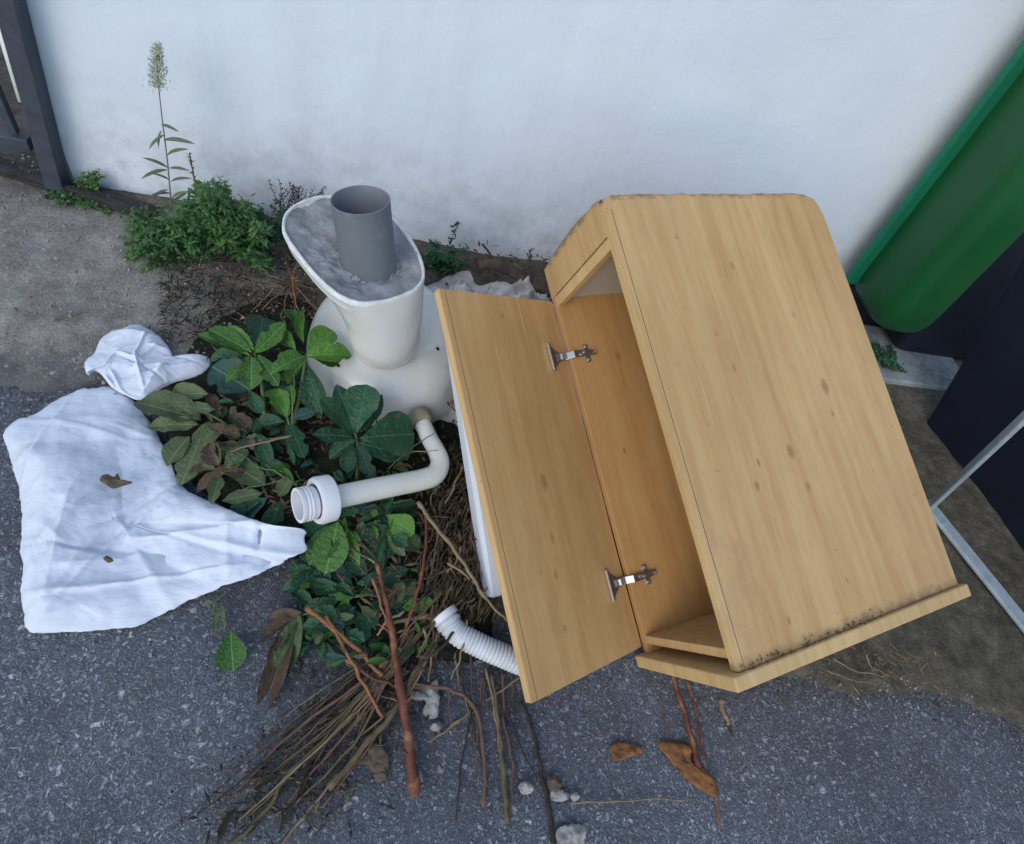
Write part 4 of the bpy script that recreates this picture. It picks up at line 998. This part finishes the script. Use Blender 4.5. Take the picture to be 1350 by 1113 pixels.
stalk('bundle_stalk', [(662, 885, .010), (664, 950, .007), (676, 1010, .006), (672, 1075, .005)], .0026, 'straw_pink', 'brown stalk right of the split olive stalk', 'stalk')
stalk('light_twig', [(688, 890, .010), (640, 925, .010)], .0022, 'straw_tan', 'light twig slanting out from the lower corner of the door', 'twig')
stalk('light_twig', [(628, 935, .008), (592, 957, .008)], .0022, 'straw_tan', 'pale twig in line with the curved stem above the stone', 'twig')
stalk('light_twig', [(608, 948, .006), (562, 980, .006)], .0028, 'straw_tan', 'pale broken twig just right of the pale mortar chunks', 'twig')
stalk('pale_stem', [(512, 822, .03), (545, 815, .035), (575, 812, .03)], .0030, 'straw_tan', 'pale flared stalk pointing at the mouth of the hose', 'stalk', r1=.0060)
stalk('pale_stem', [(600, 860, .02), (606, 900, .012), (618, 940, .008)], .0016, 'straw_tan', 'thin wiry stalk hanging from under the hose', 'stalk')
stalk('grass_blade', [(512, 618, .10), (545, 590, .11), (575, 568, .12)], .0014, 'stem_green', 'thin green grass blade crossing the bent waste pipe', 'blade')
stalk('grass_blade', [(540, 596, .11), (577, 594, .12)], .0013, 'straw_tan', 'short pale straw touching the bend of the waste pipe', 'blade')
stalk('grass_blade', [(518, 663, .09), (543, 658, .09)], .0012, 'stem_green', 'short pale blade just under the waste pipe', 'blade')
stalk('pale_stem', [(385, 574, .11), (340, 585, .10), (300, 596, .09)], .0022, 'straw_tan', 'straight pale stem pointing left over the wilted leaves', 'stalk')
stalk('pale_stem', [(378, 632, .095), (345, 640, .09), (312, 646, .08)], .0014, 'stem_green', 'thin pale green stem left of the pipe nut', 'stalk')
stalk('pale_stem', [(378, 622, .10), (340, 615, .09), (305, 590, .09)], .0014, 'stem_green', 'thin bowed pale green stem above its straight twin', 'stalk')
stalk('pale_stem', [(386, 560, .11), (386, 520, .15), (388, 492, .16)], .0018, 'stem_green', 'upright pale green stalk under the bright rosette', 'stalk')
stalk('pale_stem', [(500, 745, .05), (470, 728, .06), (452, 722, .07)], .0022, 'weed_pale', 'pale leaf stalk joining the drooping leaves to the red stem', 'stalk')
stalk('straw', [(330, 950, .005), (350, 985, .004)], .0014, 'straw_dark', 'tiny dark straw on the road', 'straw') if False else None
stalk('red_stalk', [(884, 885, .010), (905, 945, .007), (921, 1012, .006)], .0045, 'stem_red', 'thick flat red brown stalk lying in front of the cabinet corner', 'stalk', r1=.0060)
stalk('red_stalk', [(905, 895, .010), (918, 945, .008), (930, 1005, .006)], .0030, 'stem_red', 'slimmer red brown stalk right beside the thick flat one', 'stalk', r1=.0025)
stalk('red_stalk', [(870, 918, .004), (877, 950, .004), (883, 985, .004)], .0016, 'stem_red', 'short thin red stalk left of the thick flat one', 'stalk')
stalk('red_stalk', [(938, 1035, .006), (944, 1060, .004), (949, 1088, .003)], .0030, 'stem_orange', 'short orange brown stalk end below the orange bark scrap', 'stalk')
stalk('straw', [(752, 1058, .004), (820, 1056, .005), (916, 1053, .004)], .0017, 'straw_tan', 'long thin straw lying level near the bottom of the picture', 'straw')
stalk('light_twig', [(950, 922, .008), (955, 940, .008), (962, 955, .007)], .0052, 'straw_tan', 'stubby pale knobbly twig right under the cabinet corner', 'twig', r1=.0040)
stalk('light_twig', [(958, 952, .006), (966, 972, .004)], .0030, 'straw_dark', 'small dark twig below the stubby pale one', 'twig')
stalk('straw', [(822, 872, .012), (838, 895, .006)], .0014, 'straw_tan', 'short straw sticking out from under the door hinge corner', 'straw')
stalk('root', [(1098, 868, .03), (1130, 885, .02), (1170, 892, .016)], .0018, 'straw_tan', 'thin pale root on the dirt right of the cabinet', 'root')
stalk('root', [(1142, 862, .03), (1150, 880, .02), (1172, 891, .02)], .0016, 'straw_tan', 'thin curved pale root ending at the same tuft', 'root')
stalk('root', [(1090, 884, .02), (1130, 898, .018), (1158, 902, .016)], .0012, 'straw_tan', 'hair thin root below the other two pale roots', 'root')
# the many look-alike stalks of the fan and the tangle
G1 = 'dry stalks of the fan below the leaves'; l1 = 'thin dry stalk among the fan spreading over the road below the leaves'
CW_ = {'straw_olive': 'olive', 'straw_dark': 'blackened', 'straw_pink': 'pinkish brown', 'straw_tan': 'tan', 'stem_orange': 'orange brown'}
r = random.Random(21)
for i in range(28):
    t0, t1 = r.uniform(0, .45), r.uniform(.55, 1.0); off = r.gauss(0, 16)
    bx0 = 585 - 190*t0 + off; by0 = 800 + 190*t0
    sp = r.gauss(0, 42)
    tx = 585 - 265*t1 + off*.6 + sp; ty = 800 + 290*t1 + r.gauss(0, 10)
    z0 = .028*(1-t0) + .006
    stalk('dry_stalk', [(bx0, by0, z0), ((bx0+tx)/2 + r.gauss(0, 12), (by0+ty)/2 + r.gauss(0, 6), (z0+.005)/2 + .003), (tx, ty, .004)], r.uniform(.0008, .0030), r.choice(['straw_olive', 'straw_olive', 'straw_dark', 'straw_pink', 'straw_tan', 'straw_tan']), l1, 'stalk', G1, jit=i)
Gw = 'rotten straps in the fan'; lw = 'flat blackish rotten leaf strap among the fan of stalks'
for i in range(16):
    t_ = r.random(); cx_ = 560 - 230*t_ + r.gauss(0, 22); cy_ = 840 + 235*t_ + r.gauss(0, 14); an = r.gauss(2.25, .3); L_ = r.uniform(28, 60)
    o_ = put_leaf(None, P(cx_, cy_, .008 + .012*(1-t_)), P(cx_ + L_*math.cos(an), cy_ + L_*math.sin(an), .006 + .01*(1-t_)), 'k', .5, r.gauss(0, .3), None, 'rotten_leaf'); tag(o_, lw, 'leaf', Gw)
G2 = 'stalks tangled beside the tray'; l2 = 'thin dry stalk in the tangle between the leaves and the white tray'
for i in range(85):
    x_, y_ = r.gauss(590, 26), r.uniform(610, 830); an = r.gauss(1.9, .38); L_ = r.uniform(30, 85)
    if i % 7 == 0: an = r.gauss(.9, .3)
    x2, y2 = x_ + L_*math.cos(an), y_ + L_*math.sin(an); z0 = r.uniform(.02, .07)
    if max(x_, x2) > 640: continue
    stalk('tangled_stalk', [(x_, y_, z0), ((x_+x2)/2 + r.gauss(0, 5), (y_+y2)/2, z0), (x2, y2, max(.01, z0 - r.uniform(0, .03)))], r.uniform(.0012, .0030), r.choice(['straw_olive', 'straw_dark', 'straw_pink', 'straw_tan', 'straw_dark']), l2, 'stalk', G2, jit=i)
G3 = 'stalks lying under the hose and door'; l3 = 'thin stalk lying on the road below the hose'
for i in range(16):
    x_, y_ = r.uniform(560, 690), r.uniform(850, 940); an = r.gauss(1.5, .18); L_ = r.uniform(60, 150)
    stalk('loose_stalk', [(x_, y_, .012), (x_ + L_*.5*math.cos(an) + r.gauss(0, 5), y_ + L_*.5, .007), (x_ + L_*math.cos(an), y_ + L_*math.sin(an), .004)], r.uniform(.0010, .0020), r.choice(['straw_olive', 'straw_dark', 'straw_pink']), l3, 'stalk', G3, jit=i)
G4 = 'red stalks under the weed'; l4 = 'thin reddish stalk radiating from the tuft beside the toilet foot'
for i in range(12):
    an = i/12*6.28 + .3; L_ = 34 + 22*r.random()
    if 5.2 < an < 6.1: L_ *= .5
    stalk('reddish_stalk', [(384, 372, .06), (384 + L_*.5*math.cos(an), 372 + L_*.5*math.sin(an), .085), (384 + L_*math.cos(an), 372 + L_*math.sin(an), .07)], .0014, r.choice(['stem_orange', 'straw_tan', 'straw_pink']), l4, 'stalk', G4, jit=i)
stalk('red_branch', [(386, 362, .08), (388, 400, .07), (390, 430, .06)], .0030, 'stem_red', 'short upright red stem between the weed and the bright leaves', 'stem')
stalk('orange_twig', [(331, 418, .13), (333, 440, .11)], .0040, 'stem_orange', 'stub of orange twig standing up out of the bright leaves', 'twig')
stalk('light_twig', [(362, 380, .05), (345, 398, .04), (330, 412, .03)], .0020, 'straw_tan', 'pale twig slanting down left from the red tuft', 'twig')

# ------------------------------------------------------------------ fallen scraps and stones
def scrap(name, px, label, cat, mat, h=.006, seed=1, zc=.006):
    n = 40; loop = resample_loop([P(a, b, zc) for a, b in px], n); c = sum(loop, Vector())/n; vs = []; fs = []
    for j in range(9):
        t = j/8
        for k in range(n):
            p = c.lerp(loop[k], t); p = c + (loop[k]-c)*t*(1 + .16*t*fbm(k*.55, seed, 0, 4)); z = zc + h*(1-t**3) + h*1.3*fbm(p.x*60+seed, p.y*60, 1, 4)*(1 if t < 1 else .3)
            vs.append(Vector((p.x, p.y, z if t < 1 else zc)) - Vector((c.x, c.y, 0)))
    for k in range(n): q_ = loop[k]; vs.append(Vector((q_.x-c.x, q_.y-c.y, zc-.004)))
    for j in range(9):
        for k in range(n): k2 = (k+1) % n; fs.append((j*n+k, (j+1)*n+k, (j+1)*n+k2, j*n+k2))
    o = obj(name, mesh(name, vs, fs, True), mat); o.location = (c.x, c.y, 0); tag(o, label, cat); return o
def bagz(px, py): return .075
scrap('leaf_scrap', [(131, 632), (140, 625), (150, 629), (155, 624), (160, 633), (174, 635), (160, 640), (148, 643), (138, 637)], 'torn brown leaf scrap lying in the middle of the large bag', 'leaf scrap', MAT['scrap'], .003, 2, .055)
scrap('leaf_scrap', [(136, 736), (142, 733), (149, 738), (142, 741)], 'tiny brown leaf scrap low down on the large bag', 'leaf scrap', MAT['scrap'], .002, 3, .055)
scrap('orange_leaf', [(806, 984), (820, 979), (845, 985), (847, 993), (830, 998), (815, 1003), (808, 997)], 'rotting orange brown leaf lying alone on the road', 'leaf', MAT['rot'], .003, 4)
scrap('bark_scrap', [(868, 982), (885, 977), (908, 983), (912, 993), (900, 996), (918, 1008), (938, 1022), (948, 1040), (944, 1050), (925, 1042), (905, 1026), (888, 1008), (880, 996)], 'long orange bark scrap lying on the road under the red stalks', 'bark scrap', MAT['rot'], .005, 5)
scrap('mortar_chunk', [(565, 902), (578, 895), (579, 908), (579, 930), (577, 945), (566, 947), (557, 938), (562, 925), (545, 922), (541, 912), (556, 908)], 'largest pale mortar chunk, crossed by the curved stem', 'chunk', MAT['stone'], .007, 6)
scrap('stone', [(568, 956), (580, 951), (584, 957), (577, 964), (568, 962)], 'small pale stone just below the largest mortar chunk', 'stone', MAT['stone'], .009, 7)
scrap('stone', [(733, 1098), (745, 1088), (770, 1088), (773, 1100), (765, 1125), (738, 1125)], 'pale flat mortar piece at the very bottom of the picture', 'stone', MAT['stone'], .006, 8)
scrap('stone', [(727, 1042), (738, 1040), (750, 1048), (745, 1056), (728, 1055)], 'beige crumb of mortar beside the blackened stalk', 'stone', MAT['stone'], .006, 9)
scrap('stone', [(752, 1048), (760, 1044), (765, 1051), (757, 1057)], 'small white stone right of the beige crumb', 'stone', MAT['stone'], .004, 10)
scrap('stone', [(684, 1035), (694, 1030), (704, 1036), (700, 1046), (688, 1046)], 'white stone left of the blackened stalk', 'stone', MAT['stone'], .005, 11)
scrap('leaf_scrap', [(478, 985), (500, 980), (513, 1000), (510, 1025), (498, 1030), (485, 1010), (470, 1005)], 'olive leaf scrap flattened on the road beside the thick red stem', 'leaf scrap', MAT['scrap'], .003, 12)
scrap('leaf_scrap', [(722, 1025), (735, 1022), (742, 1035), (730, 1046), (722, 1040)], 'brown leaf scrap at the side of the blackened stalk', 'leaf scrap', MAT['scrap'], .004, 13)
# grit and gravel of the road surface, real small stones
gr = MB(); r = random.Random(31)
for i in range(5200):
    x = r.uniform(-1.0, 1.7); y = r.uniform(-.12, .85)
    if y > edge_y(x) + .03 and x > -.2: continue
    s = .0010 + .0030*r.random()**2.2; p = Vector((x, y, fbm(x*1.7, y*1.7, 3, 3)*.006 + fbm(x*14, y*14, 9, 2)*.0012 - .004 + s*.3))
    if y > edge_y(x): p.z += .012
    R_ = Euler((r.random()*6, r.random()*6, r.random()*6)).to_matrix()
    q = [(1, 0, -.3), (-.3, 1, -.2), (-1, -.2, .1), (.1, -1, -.1), (.1, .1, .8), (0, .1, -.8)]
    gr.add([p + R_ @ (Vector(v)*s*(.7+.6*r.random())) for v in q], [(0, 1, 4), (1, 2, 4), (2, 3, 4), (3, 0, 4), (1, 0, 5), (2, 1, 5), (3, 2, 5), (0, 3, 5)])
kind(gr.build('grit', MAT['grit']), 'stuff')['label'] = 'pale grit on the asphalt'
gr = MB()
for i in range(2600):
    x = r.uniform(-1.5, -.05); y = r.uniform(.8, 1.53)
    s = .0012 + .005*r.random()**3; p = Vector((x, y, .022 + .022*max(0, (y-.75)/.8)+s*.2))
    R_ = Euler((r.random()*6, r.random()*6, r.random()*6)).to_matrix()
    gr.add([p + R_ @ (Vector(v)*s*(.7+.6*r.random())) for v in q], [(0, 1, 4), (1, 2, 4), (2, 3, 4), (3, 0, 4), (1, 0, 5), (2, 1, 5), (3, 2, 5), (0, 3, 5)])
kind(gr.build('gravel', m_plain('beige_gravel', (.36,.33,.29), (.16,.15,.13), 12, .95, .1)), 'stuff')['label'] = 'beige gravel bits on the worn concrete by the wall'

# ------------------------------------------------------------------ weeds by the wall
def mini_leaf(mb, p, d, L, w, up=None):
    s = d.cross(up or Vector((random.gauss(0, .5), random.gauss(0, .5), 1))); s = s.normalized() if s.length > .02 else d.orthogonal().normalized()
    nrm = s.cross(d).normalized()
    mb.add([p, p + d*L*.45 + s*w - nrm*w*.2, p + d*L - nrm*L*.18, p + d*L*.45 - s*w - nrm*w*.2, p + d*L*.5 + nrm*w*.15], [(0, 1, 4), (1, 2, 4), (2, 3, 4), (3, 0, 4)])
weed = tag(empty('bushy_weed', P(275, 345, .03)), 'bushy green feathery weed growing at the foot of the wall beside the tall seed head', 'weed')
fm = MB(); st = MB(); r = random.Random(8)
wy = 1.36
for i in range(150):
    px = r.gauss(278, 44); top = 236 + ((px-283)/62)**2*60 + r.random()*95
    px = max(178, min(352, px)); y_ = wy - .02 - r.random()*.22
    tp = PY(px, min(top, 352), y_)
    if tp.z < .03: tp.z = .03 + r.random()*.03
    bs = Vector((P(285 + (px-285)*.35, 350, .02).x, 1.28 + r.random()*.10, .02))
    cc = spline([bs, bs.lerp(tp, .55) + Vector((0, 0, .02)), tp], 6)
    st.add(*tube_data([c - weed.location for c in cc], [.0016*(1-.6*k/len(cc)) for k in range(len(cc))], 5))
    for k in range(5, len(cc)):
        for s_ in range(7):
            d = Vector((r.gauss(0, 1), r.gauss(-.2, .8), r.gauss(.15, .6))).normalized()
            mini_leaf(fm, cc[k] + Vector((r.gauss(0, .006), r.gauss(0, .006), r.gauss(0, .006))) - weed.location, d, r.uniform(.012, .028), r.uniform(.0025, .0055))
# sprawling arm on the left
for i in range(22):
    tp = P(r.uniform(160, 215), r.uniform(300, 345), .03 + r.random()*.04); bs = P(250, 335, .03)
    cc = spline([bs, bs.lerp(tp, .5) + Vector((0, 0, .03)), tp], 6)
    st.add(*tube_data([c - weed.location for c in cc], .0010, 5))
    for k in range(6, len(cc)):
        for s_ in range(6):
            d = Vector((r.gauss(0, 1), r.gauss(0, 1), r.gauss(.2, .5))).normalized()
            mini_leaf(fm, cc[k] - weed.location, d, r.uniform(.010, .022), r.uniform(.003, .005))
fm.build('foliage', MAT['weed'], weed)['kind'] = 'stuff'; st.build('stem', MAT['stem_green'], weed, True)
# tall weed with a plume
b_ = PY(232, 318, 1.33); tallw = tag(empty('tall_weed', b_), 'tall thin weed with drooping narrow leaves and a pale feathery seed head', 'weed')
cc = spline([b_, PY(226, 270, 1.335), PY(221, 215, 1.34), PY(213, 150, 1.34), PY(208, 100, 1.345), PY(206, 60, 1.345)], 8)
obj('stem', mesh('stem', *tube_data([c - b_ for c in cc], [.0022 - .0015*k/len(cc) for k in range(len(cc))], 7), True), m_plain('pale_weed_stem', (.19,.21,.15), (.12,.14,.09), 40, .7, .2), tallw)
pl = MB(); r = random.Random(3)
for i in range(620):
    t = r.random()
    px = 208 + r.gauss(0, 1)*(2.5 + 11*t)*.62*(1 if t < .9 else .8); py = 60 + 58*t
    p = PY(px, py, 1.345 + r.gauss(0, .012))
    d = Vector((r.gauss(0, .8), r.gauss(0, .6), r.gauss(.5, .5))).normalized()
    mini_leaf(pl, p - b_, d, r.uniform(.006, .014), r.uniform(.0008, .0018))
for i in range(26):
    t = (i+.5)/26; c0 = PY(208.5 + t*.5, 64 + 54*t, 1.345); tp = c0 + Vector((r.uniform(-1, 1)*(.008 + .018*t), r.gauss(0, .01), .012 + .01*r.random()))
    pl.add(*tube_data([c0 - b_, tp - b_], .0006, 4))
pl.build('seed_head', MAT['plume'], tallw)['kind'] = 'stuff'
LW = leaf_mesh('narrow_leaf', .065, m_leaf('narrow_weed_leaf', (.07,.09,.05), (.14,.17,.10), bl=.75), .2, .75, 1.0, n=8)
tleaf = [((217, 178), (196, 196)), ((215, 185), (246, 190)), ((220, 206), (237, 198)), ((222, 222), (196, 212)), ((222, 224), (191, 232)), ((223, 222), (248, 230)), ((224, 238), (205, 230)), ((225, 240), (252, 236)), ((226, 255), (202, 258)), ((222, 250), (198, 270)), ((213, 172), (210, 200)), ((212, 165), (228, 168)), ((226, 262), (250, 258))]
for a_, b2 in tleaf:
    A_ = PY(*a_, 1.34); B_ = PY(*b2, 1.32)
    d = B_-A_; L_ = d.length*r.uniform(.8, 1.25); d = d + Vector((r.gauss(0, .006), r.gauss(0, .008), r.gauss(-.004, .006))); x = (d.normalized() + Vector((0, 0, .45))).normalized(); y = Vector((0, -.4, 1)).cross(x).normalized(); z = x.cross(y)
    o = bpy.data.objects.new('narrow_leaf', LW); COL.objects.link(o); o.parent = tallw
    M_ = Matrix(((x.x, y.x, z.x), (x.y, y.y, z.y), (x.z, y.z, z.z))).to_4x4() @ Matrix.Diagonal((L_*1.05, L_*1.05, L_*1.05, 1)); M_.translation = A_ - b_; o.matrix_local = M_
for i in range(26):  # basal pale leaves
    A_ = cc[r.randint(0, 8)]; an = r.uniform(0, 6.28); d = Vector((math.cos(an), math.sin(an)*.6-.2, r.uniform(-.2, .7))).normalized()
    y = Vector((0, -.4, 1)).cross(d).normalized(); z = d.cross(y); L_ = r.uniform(.03, .055)
    o = bpy.data.objects.new('narrow_leaf', LW); COL.objects.link(o); o.parent = tallw
    M_ = Matrix(((d.x, y.x, z.x), (d.y, y.y, z.y), (d.z, y.z, z.z))).to_4x4() @ Matrix.Diagonal((L_, L_, L_, 1)); M_.translation = A_ - b_; o.matrix_local = M_
# second, shorter stalk to its right
b3 = PY(262, 275, 1.34); w3 = tag(empty('short_weed', b3), 'short bare dark weed stalk right of the tall seed head', 'weed')
cc = spline([b3, PY(256, 235, 1.345), PY(250, 204, 1.345)], 6)
obj('stem', mesh('stem', *tube_data([c - b3 for c in cc], .0018, 6), True), MAT['straw_olive'], w3)
mm = MB()
for k in range(60):
    d = Vector((r.gauss(0, .6), r.gauss(0, .6), .6)).normalized(); mini_leaf(mm, cc[r.randint(2, len(cc)-1)] - b3, d, r.uniform(.005, .012), .0014)
mm.build('foliage', MAT['straw_olive'], w3)['kind'] = 'stuff'
def small_weed(name, pts, mat, label, n=60, L=(.006, .016), w=(.002, .005), stems=6, y=None, seed=1, seg_r=.0008, dens=6, lift=.5):
    r = random.Random(seed); base = pts[0]; e = tag(empty(name, base), label, 'weed'); fm = MB(); st = MB()
    for i in range(stems):
        tp = pts[1] + Vector((r.gauss(0, pts[2].x), r.gauss(0, pts[2].y), abs(r.gauss(0, pts[2].z)))); bs = base + Vector((r.gauss(0, pts[2].x*.5), r.gauss(0, pts[2].y*.5), 0))
        cc = spline([bs, bs.lerp(tp, .5) + Vector((r.gauss(0, .01), 0, .006)), tp], 5)
        st.add(*tube_data([c - base for c in cc], seg_r, 5))
        for k in range(2, len(cc)):
            for s_ in range(dens):
                d = Vector((r.gauss(0, 1), r.gauss(0, 1), r.gauss(.1, .6)*lift)).normalized(); mini_leaf(fm, cc[k] - base + Vector((r.gauss(0, .003), r.gauss(0, .003), r.gauss(0, .003))), d, r.uniform(*L), r.uniform(*w))
    st.build('stem', MAT['stem_green'] if mat != 'straw_dark' else MAT['straw_dark'], e, True); fm.build('foliage', MAT[mat], e)['kind'] = 'stuff'; return e
small_weed('small_weed', [PY(126, 262, 1.43), PY(125, 232, 1.43), Vector((.006, .006, .008))], 'weed', 'tiny green sprout growing against the wall beside the gate track', stems=5, seed=2)
small_weed('ground_weed', [P(100, 268, .025), P(100, 263, .035), Vector((.05, .02, .006))], 'weed', 'flat patch of small green weed on the ground before the gate track', stems=16, seed=3)
small_weed('wiry_weed', [PY(385, 300, 1.36), PY(392, 252, 1.36), Vector((.035, .02, .012))], 'straw_dark', 'dark wiry weed against the wall behind the toilet foot', stems=22, seed=4, dens=3, L=(.004, .010), w=(.001, .0022))
small_weed('low_weed', [PY(350, 320, 1.33), PY(350, 285, 1.31), Vector((.05, .03, .012))], 'leaf_dark', 'dark leafy weed filling the gap between bushy weed and toilet', stems=26, seed=14, dens=6)
small_weed('dark_weed', [PY(590, 362, 1.30), PY(588, 342, 1.29), Vector((.035, .03, .02))], 'leaf_dark', 'dark dull weed tuft at the wall between toilet and cabinet', stems=30, seed=5, dens=7)
small_weed('mossy_weed', [P(1165, 480, .05), P(1163, 468, .05), Vector((.035, .035, .012))], 'leaf_dark', 'mossy weed on the cement slab below the green container', stems=24, seed=6)
# old root behind the sheet, leaning along the wall
rt = tag(empty('dead_root', PY(660, 365, 1.25)), 'thick dead brown root with curled ends leaning on the wall between toilet and cabinet', 'root')
RI = rt.location
cc = spline([PY(632, 350, 1.25), PY(648, 347, 1.25), PY(672, 358, 1.25), PY(700, 376, 1.25), PY(724, 386, 1.25)], 8)
obj('root_body', mesh('root_body', *tube_data([c - RI for c in cc], [.013 + .008*abs(fbm(k*.4, 3, 0, 2)) + .004*math.sin(k*.2) for k in range(len(cc))], 12), True), MAT['bark'], rt)
for pts_, rr in (([(652, 350), (646, 335), (636, 322)], .0035), ([(640, 355), (618, 342), (604, 339)], .0022), ([(648, 350), (636, 344), (640, 335), (648, 342)], .0022), ([(700, 372), (702, 362), (700, 358)], .003)):
    cc = spline([PY(a_, b_2, 1.25) for a_, b_2 in pts_], 7)
    obj('rootlet', mesh('rootlet', *tube_data([c - RI for c in cc], rr, 6), True), MAT['bark'], rt)
scatter_bits('wall_litter', MAT['leaf_dry'], 260, lambda r: (r.uniform(560, 730), r.gauss(372, 9)), (.03, .10), (.01, .03), (.003, .01), 'brown litter heaped at the wall behind the crumpled sheet', 15)

# ------------------------------------------------------------------ green container, slab, black sheet, grey frame
sy0, sy1 = P(1200, 517, 0).y, P(1200, 443, .03).y
sl_x1 = P(1262, 490, .03).x
slab = MB(); nx = 26
slb = box('cement_slab', (1.40, sl_x1, sy0, 1.455, -.02, .045), MAT['slab'], bev=.006); tag(slb, 'grey cement slab with moss on which the green container stands', 'slab')
gA = PY(1350, 92, 1.37); gB = PY(1120, 385, 1.37)
gc = tag(empty('green_container', Vector((gB.x+.25, 1.25, 0))), 'large green plastic container with a teal strip for its lit left side standing against the white wall', 'container')
gv = (gA-gB).normalized()
GL = gc.location
# lofted body: plan is a rounded rectangle, its underside pulled in
def rrect(cx, cy, hx, hy, rad, z, shear, n=12):
    out = []
    for (sx, sy, a0) in ((1, 1, 0), (-1, 1, 90), (-1, -1, 180), (1, -1, 270)):
        for k in range(n+1):
            a = math.radians(a0 + 90*k/n); out.append(Vector((cx + sx*(hx-rad) + rad*math.cos(a) + shear.x*z, cy + sy*(hy-rad) + rad*math.sin(a) + shear.y*z, z)))
    return out
sh = Vector((gv.x/gv.z, 0, 0)); zb = gB.z + .015
hy = .13; cyy = 1.445 - hy - .01
x_left = gB.x - sh.x*zb
wx = PY(1306, 372, 1.185).x - gB.x
secs = []
for (dz, ins) in ((-.012, .085), (-.009, .065), (-.002, .045), (.010, .028), (.03, .012), (.06, .003), (.10, .0), (.6, 0), (1.3, 0)):
    z = zb - .02 + dz; hx_ = wx/2 - ins*.7
    secs.append(rrect(x_left + wx/2 + ins*.1, cyy + ins*.15, hx_, hy - ins*.8, min(hx_, hy - ins*.8, .055), z, sh))
vs, fs = loft(secs)
obj('body', mesh('body', [v - GL for v in vs], fs, True), MAT['green'], gc)
# teal strip down the left corner, standing for light on that side
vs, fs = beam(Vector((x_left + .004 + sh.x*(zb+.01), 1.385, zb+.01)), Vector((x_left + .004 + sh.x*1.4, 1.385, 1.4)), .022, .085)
bevel(obj('lit_side_strip', mesh('lit_side_strip', [v - GL for v in vs], fs), MAT['teal'], gc), .008)
vs, fs = box_data(x_left + .03, x_left + wx + .05, 1.385, 1.443, .046, zb + .04)
obj('base', mesh('base', [v - GL for v in vs], fs, True), MAT['black'], gc)  # black box put in for the shade under the container
# black block added for the dark, shaded gap right of the green container
bx0 = x_left + wx + .03
bb = tag(empty('dark_gap_block', (bx0+.3, 1.35, 0)), 'black bin shape added for the shaded gap right of the green container', 'bin')
secs = [rrect(bx0 + .36, 1.35, .36 + q_, .08 + q_*.3, .03, z_, sh) for z_, q_ in ((.046, -.03), (.07, 0), (.6, .0), (.95, .0))]
vs, fs = loft(secs); obj('body', mesh('body', [v - bb.location for v in vs], fs, True), MAT['black'], bb)
secs = [rrect(bx0 + .36, 1.35, .36 + q_, .08 + q_*.2, .03, z_, sh) for z_, q_ in ((.951, .03), (.985, .03), (.99, .01))]
vs, fs = loft(secs); obj('lid', mesh('lid', [v - bb.location for v in vs], fs, True), MAT['black'], bb)
# black sheet
s0 = P(1224, 563, .004); s1 = P(1352, 728, .004); su = PY(1296, 430, s0.y + .10)
sx = (s1-s0).normalized(); up_v = (P(1352, 350, .52) - s0)
nn = sx.cross(up_v).normalized()
vs = []
c0 = s0; c1 = s0 + sx*1.6; 
for off in (Vector(), nn*.022):
    vs += [c0 + off, c1 + off, c1 + up_v*1.15 + off, c0 + up_v*1.15 + off]
bs_ = obj('black_sheet', mesh('black_sheet', vs, [(0, 1, 2, 3), (7, 6, 5, 4), (0, 4, 5, 1), (1, 5, 6, 2), (2, 6, 7, 3), (3, 7, 4, 0)]), MAT['black']); bevel(bs_, .004)
tag(bs_, 'large navy black plastic sheet leaning at the right behind the grey metal frame', 'sheet')
vs, fs = tube_data([s0 + Vector((-.012, -.012, .004)), s0 + Vector((-.012, -.012, .003)) + sx*1.5], .0018, 6)  # thin tube standing for the sheet's own pale bottom edge
tag(obj('edgeline', mesh('edgeline', vs, fs), MAT['galv']), 'thin grey cord standing for the pale bottom edge of the black sheet', 'edgeline')
fr = tag(empty('metal_trestle', P(1232, 672)), 'grey metal frame of two flat bars meeting in a point beside the cabinet', 'frame')
j0 = P(1226, 668, .03)
for (q1, z1, bw_) in (((1350, 551), .44, .026), ((1350, 822), .03, .040)):
    e_ = P(*q1, z1); e_ = j0 + (e_-j0)*2.2
    st_ = j0 - (e_-j0).normalized()*.02
    vs, fs = beam(st_, e_, bw_, .012, Vector((0, -.2, 1))); bevel(obj('bar', mesh('bar', [v - fr.location for v in vs], fs), MAT['galv'], fr), .004)
# rubble block that carries the upper ends of tray and cabinet, hidden behind them
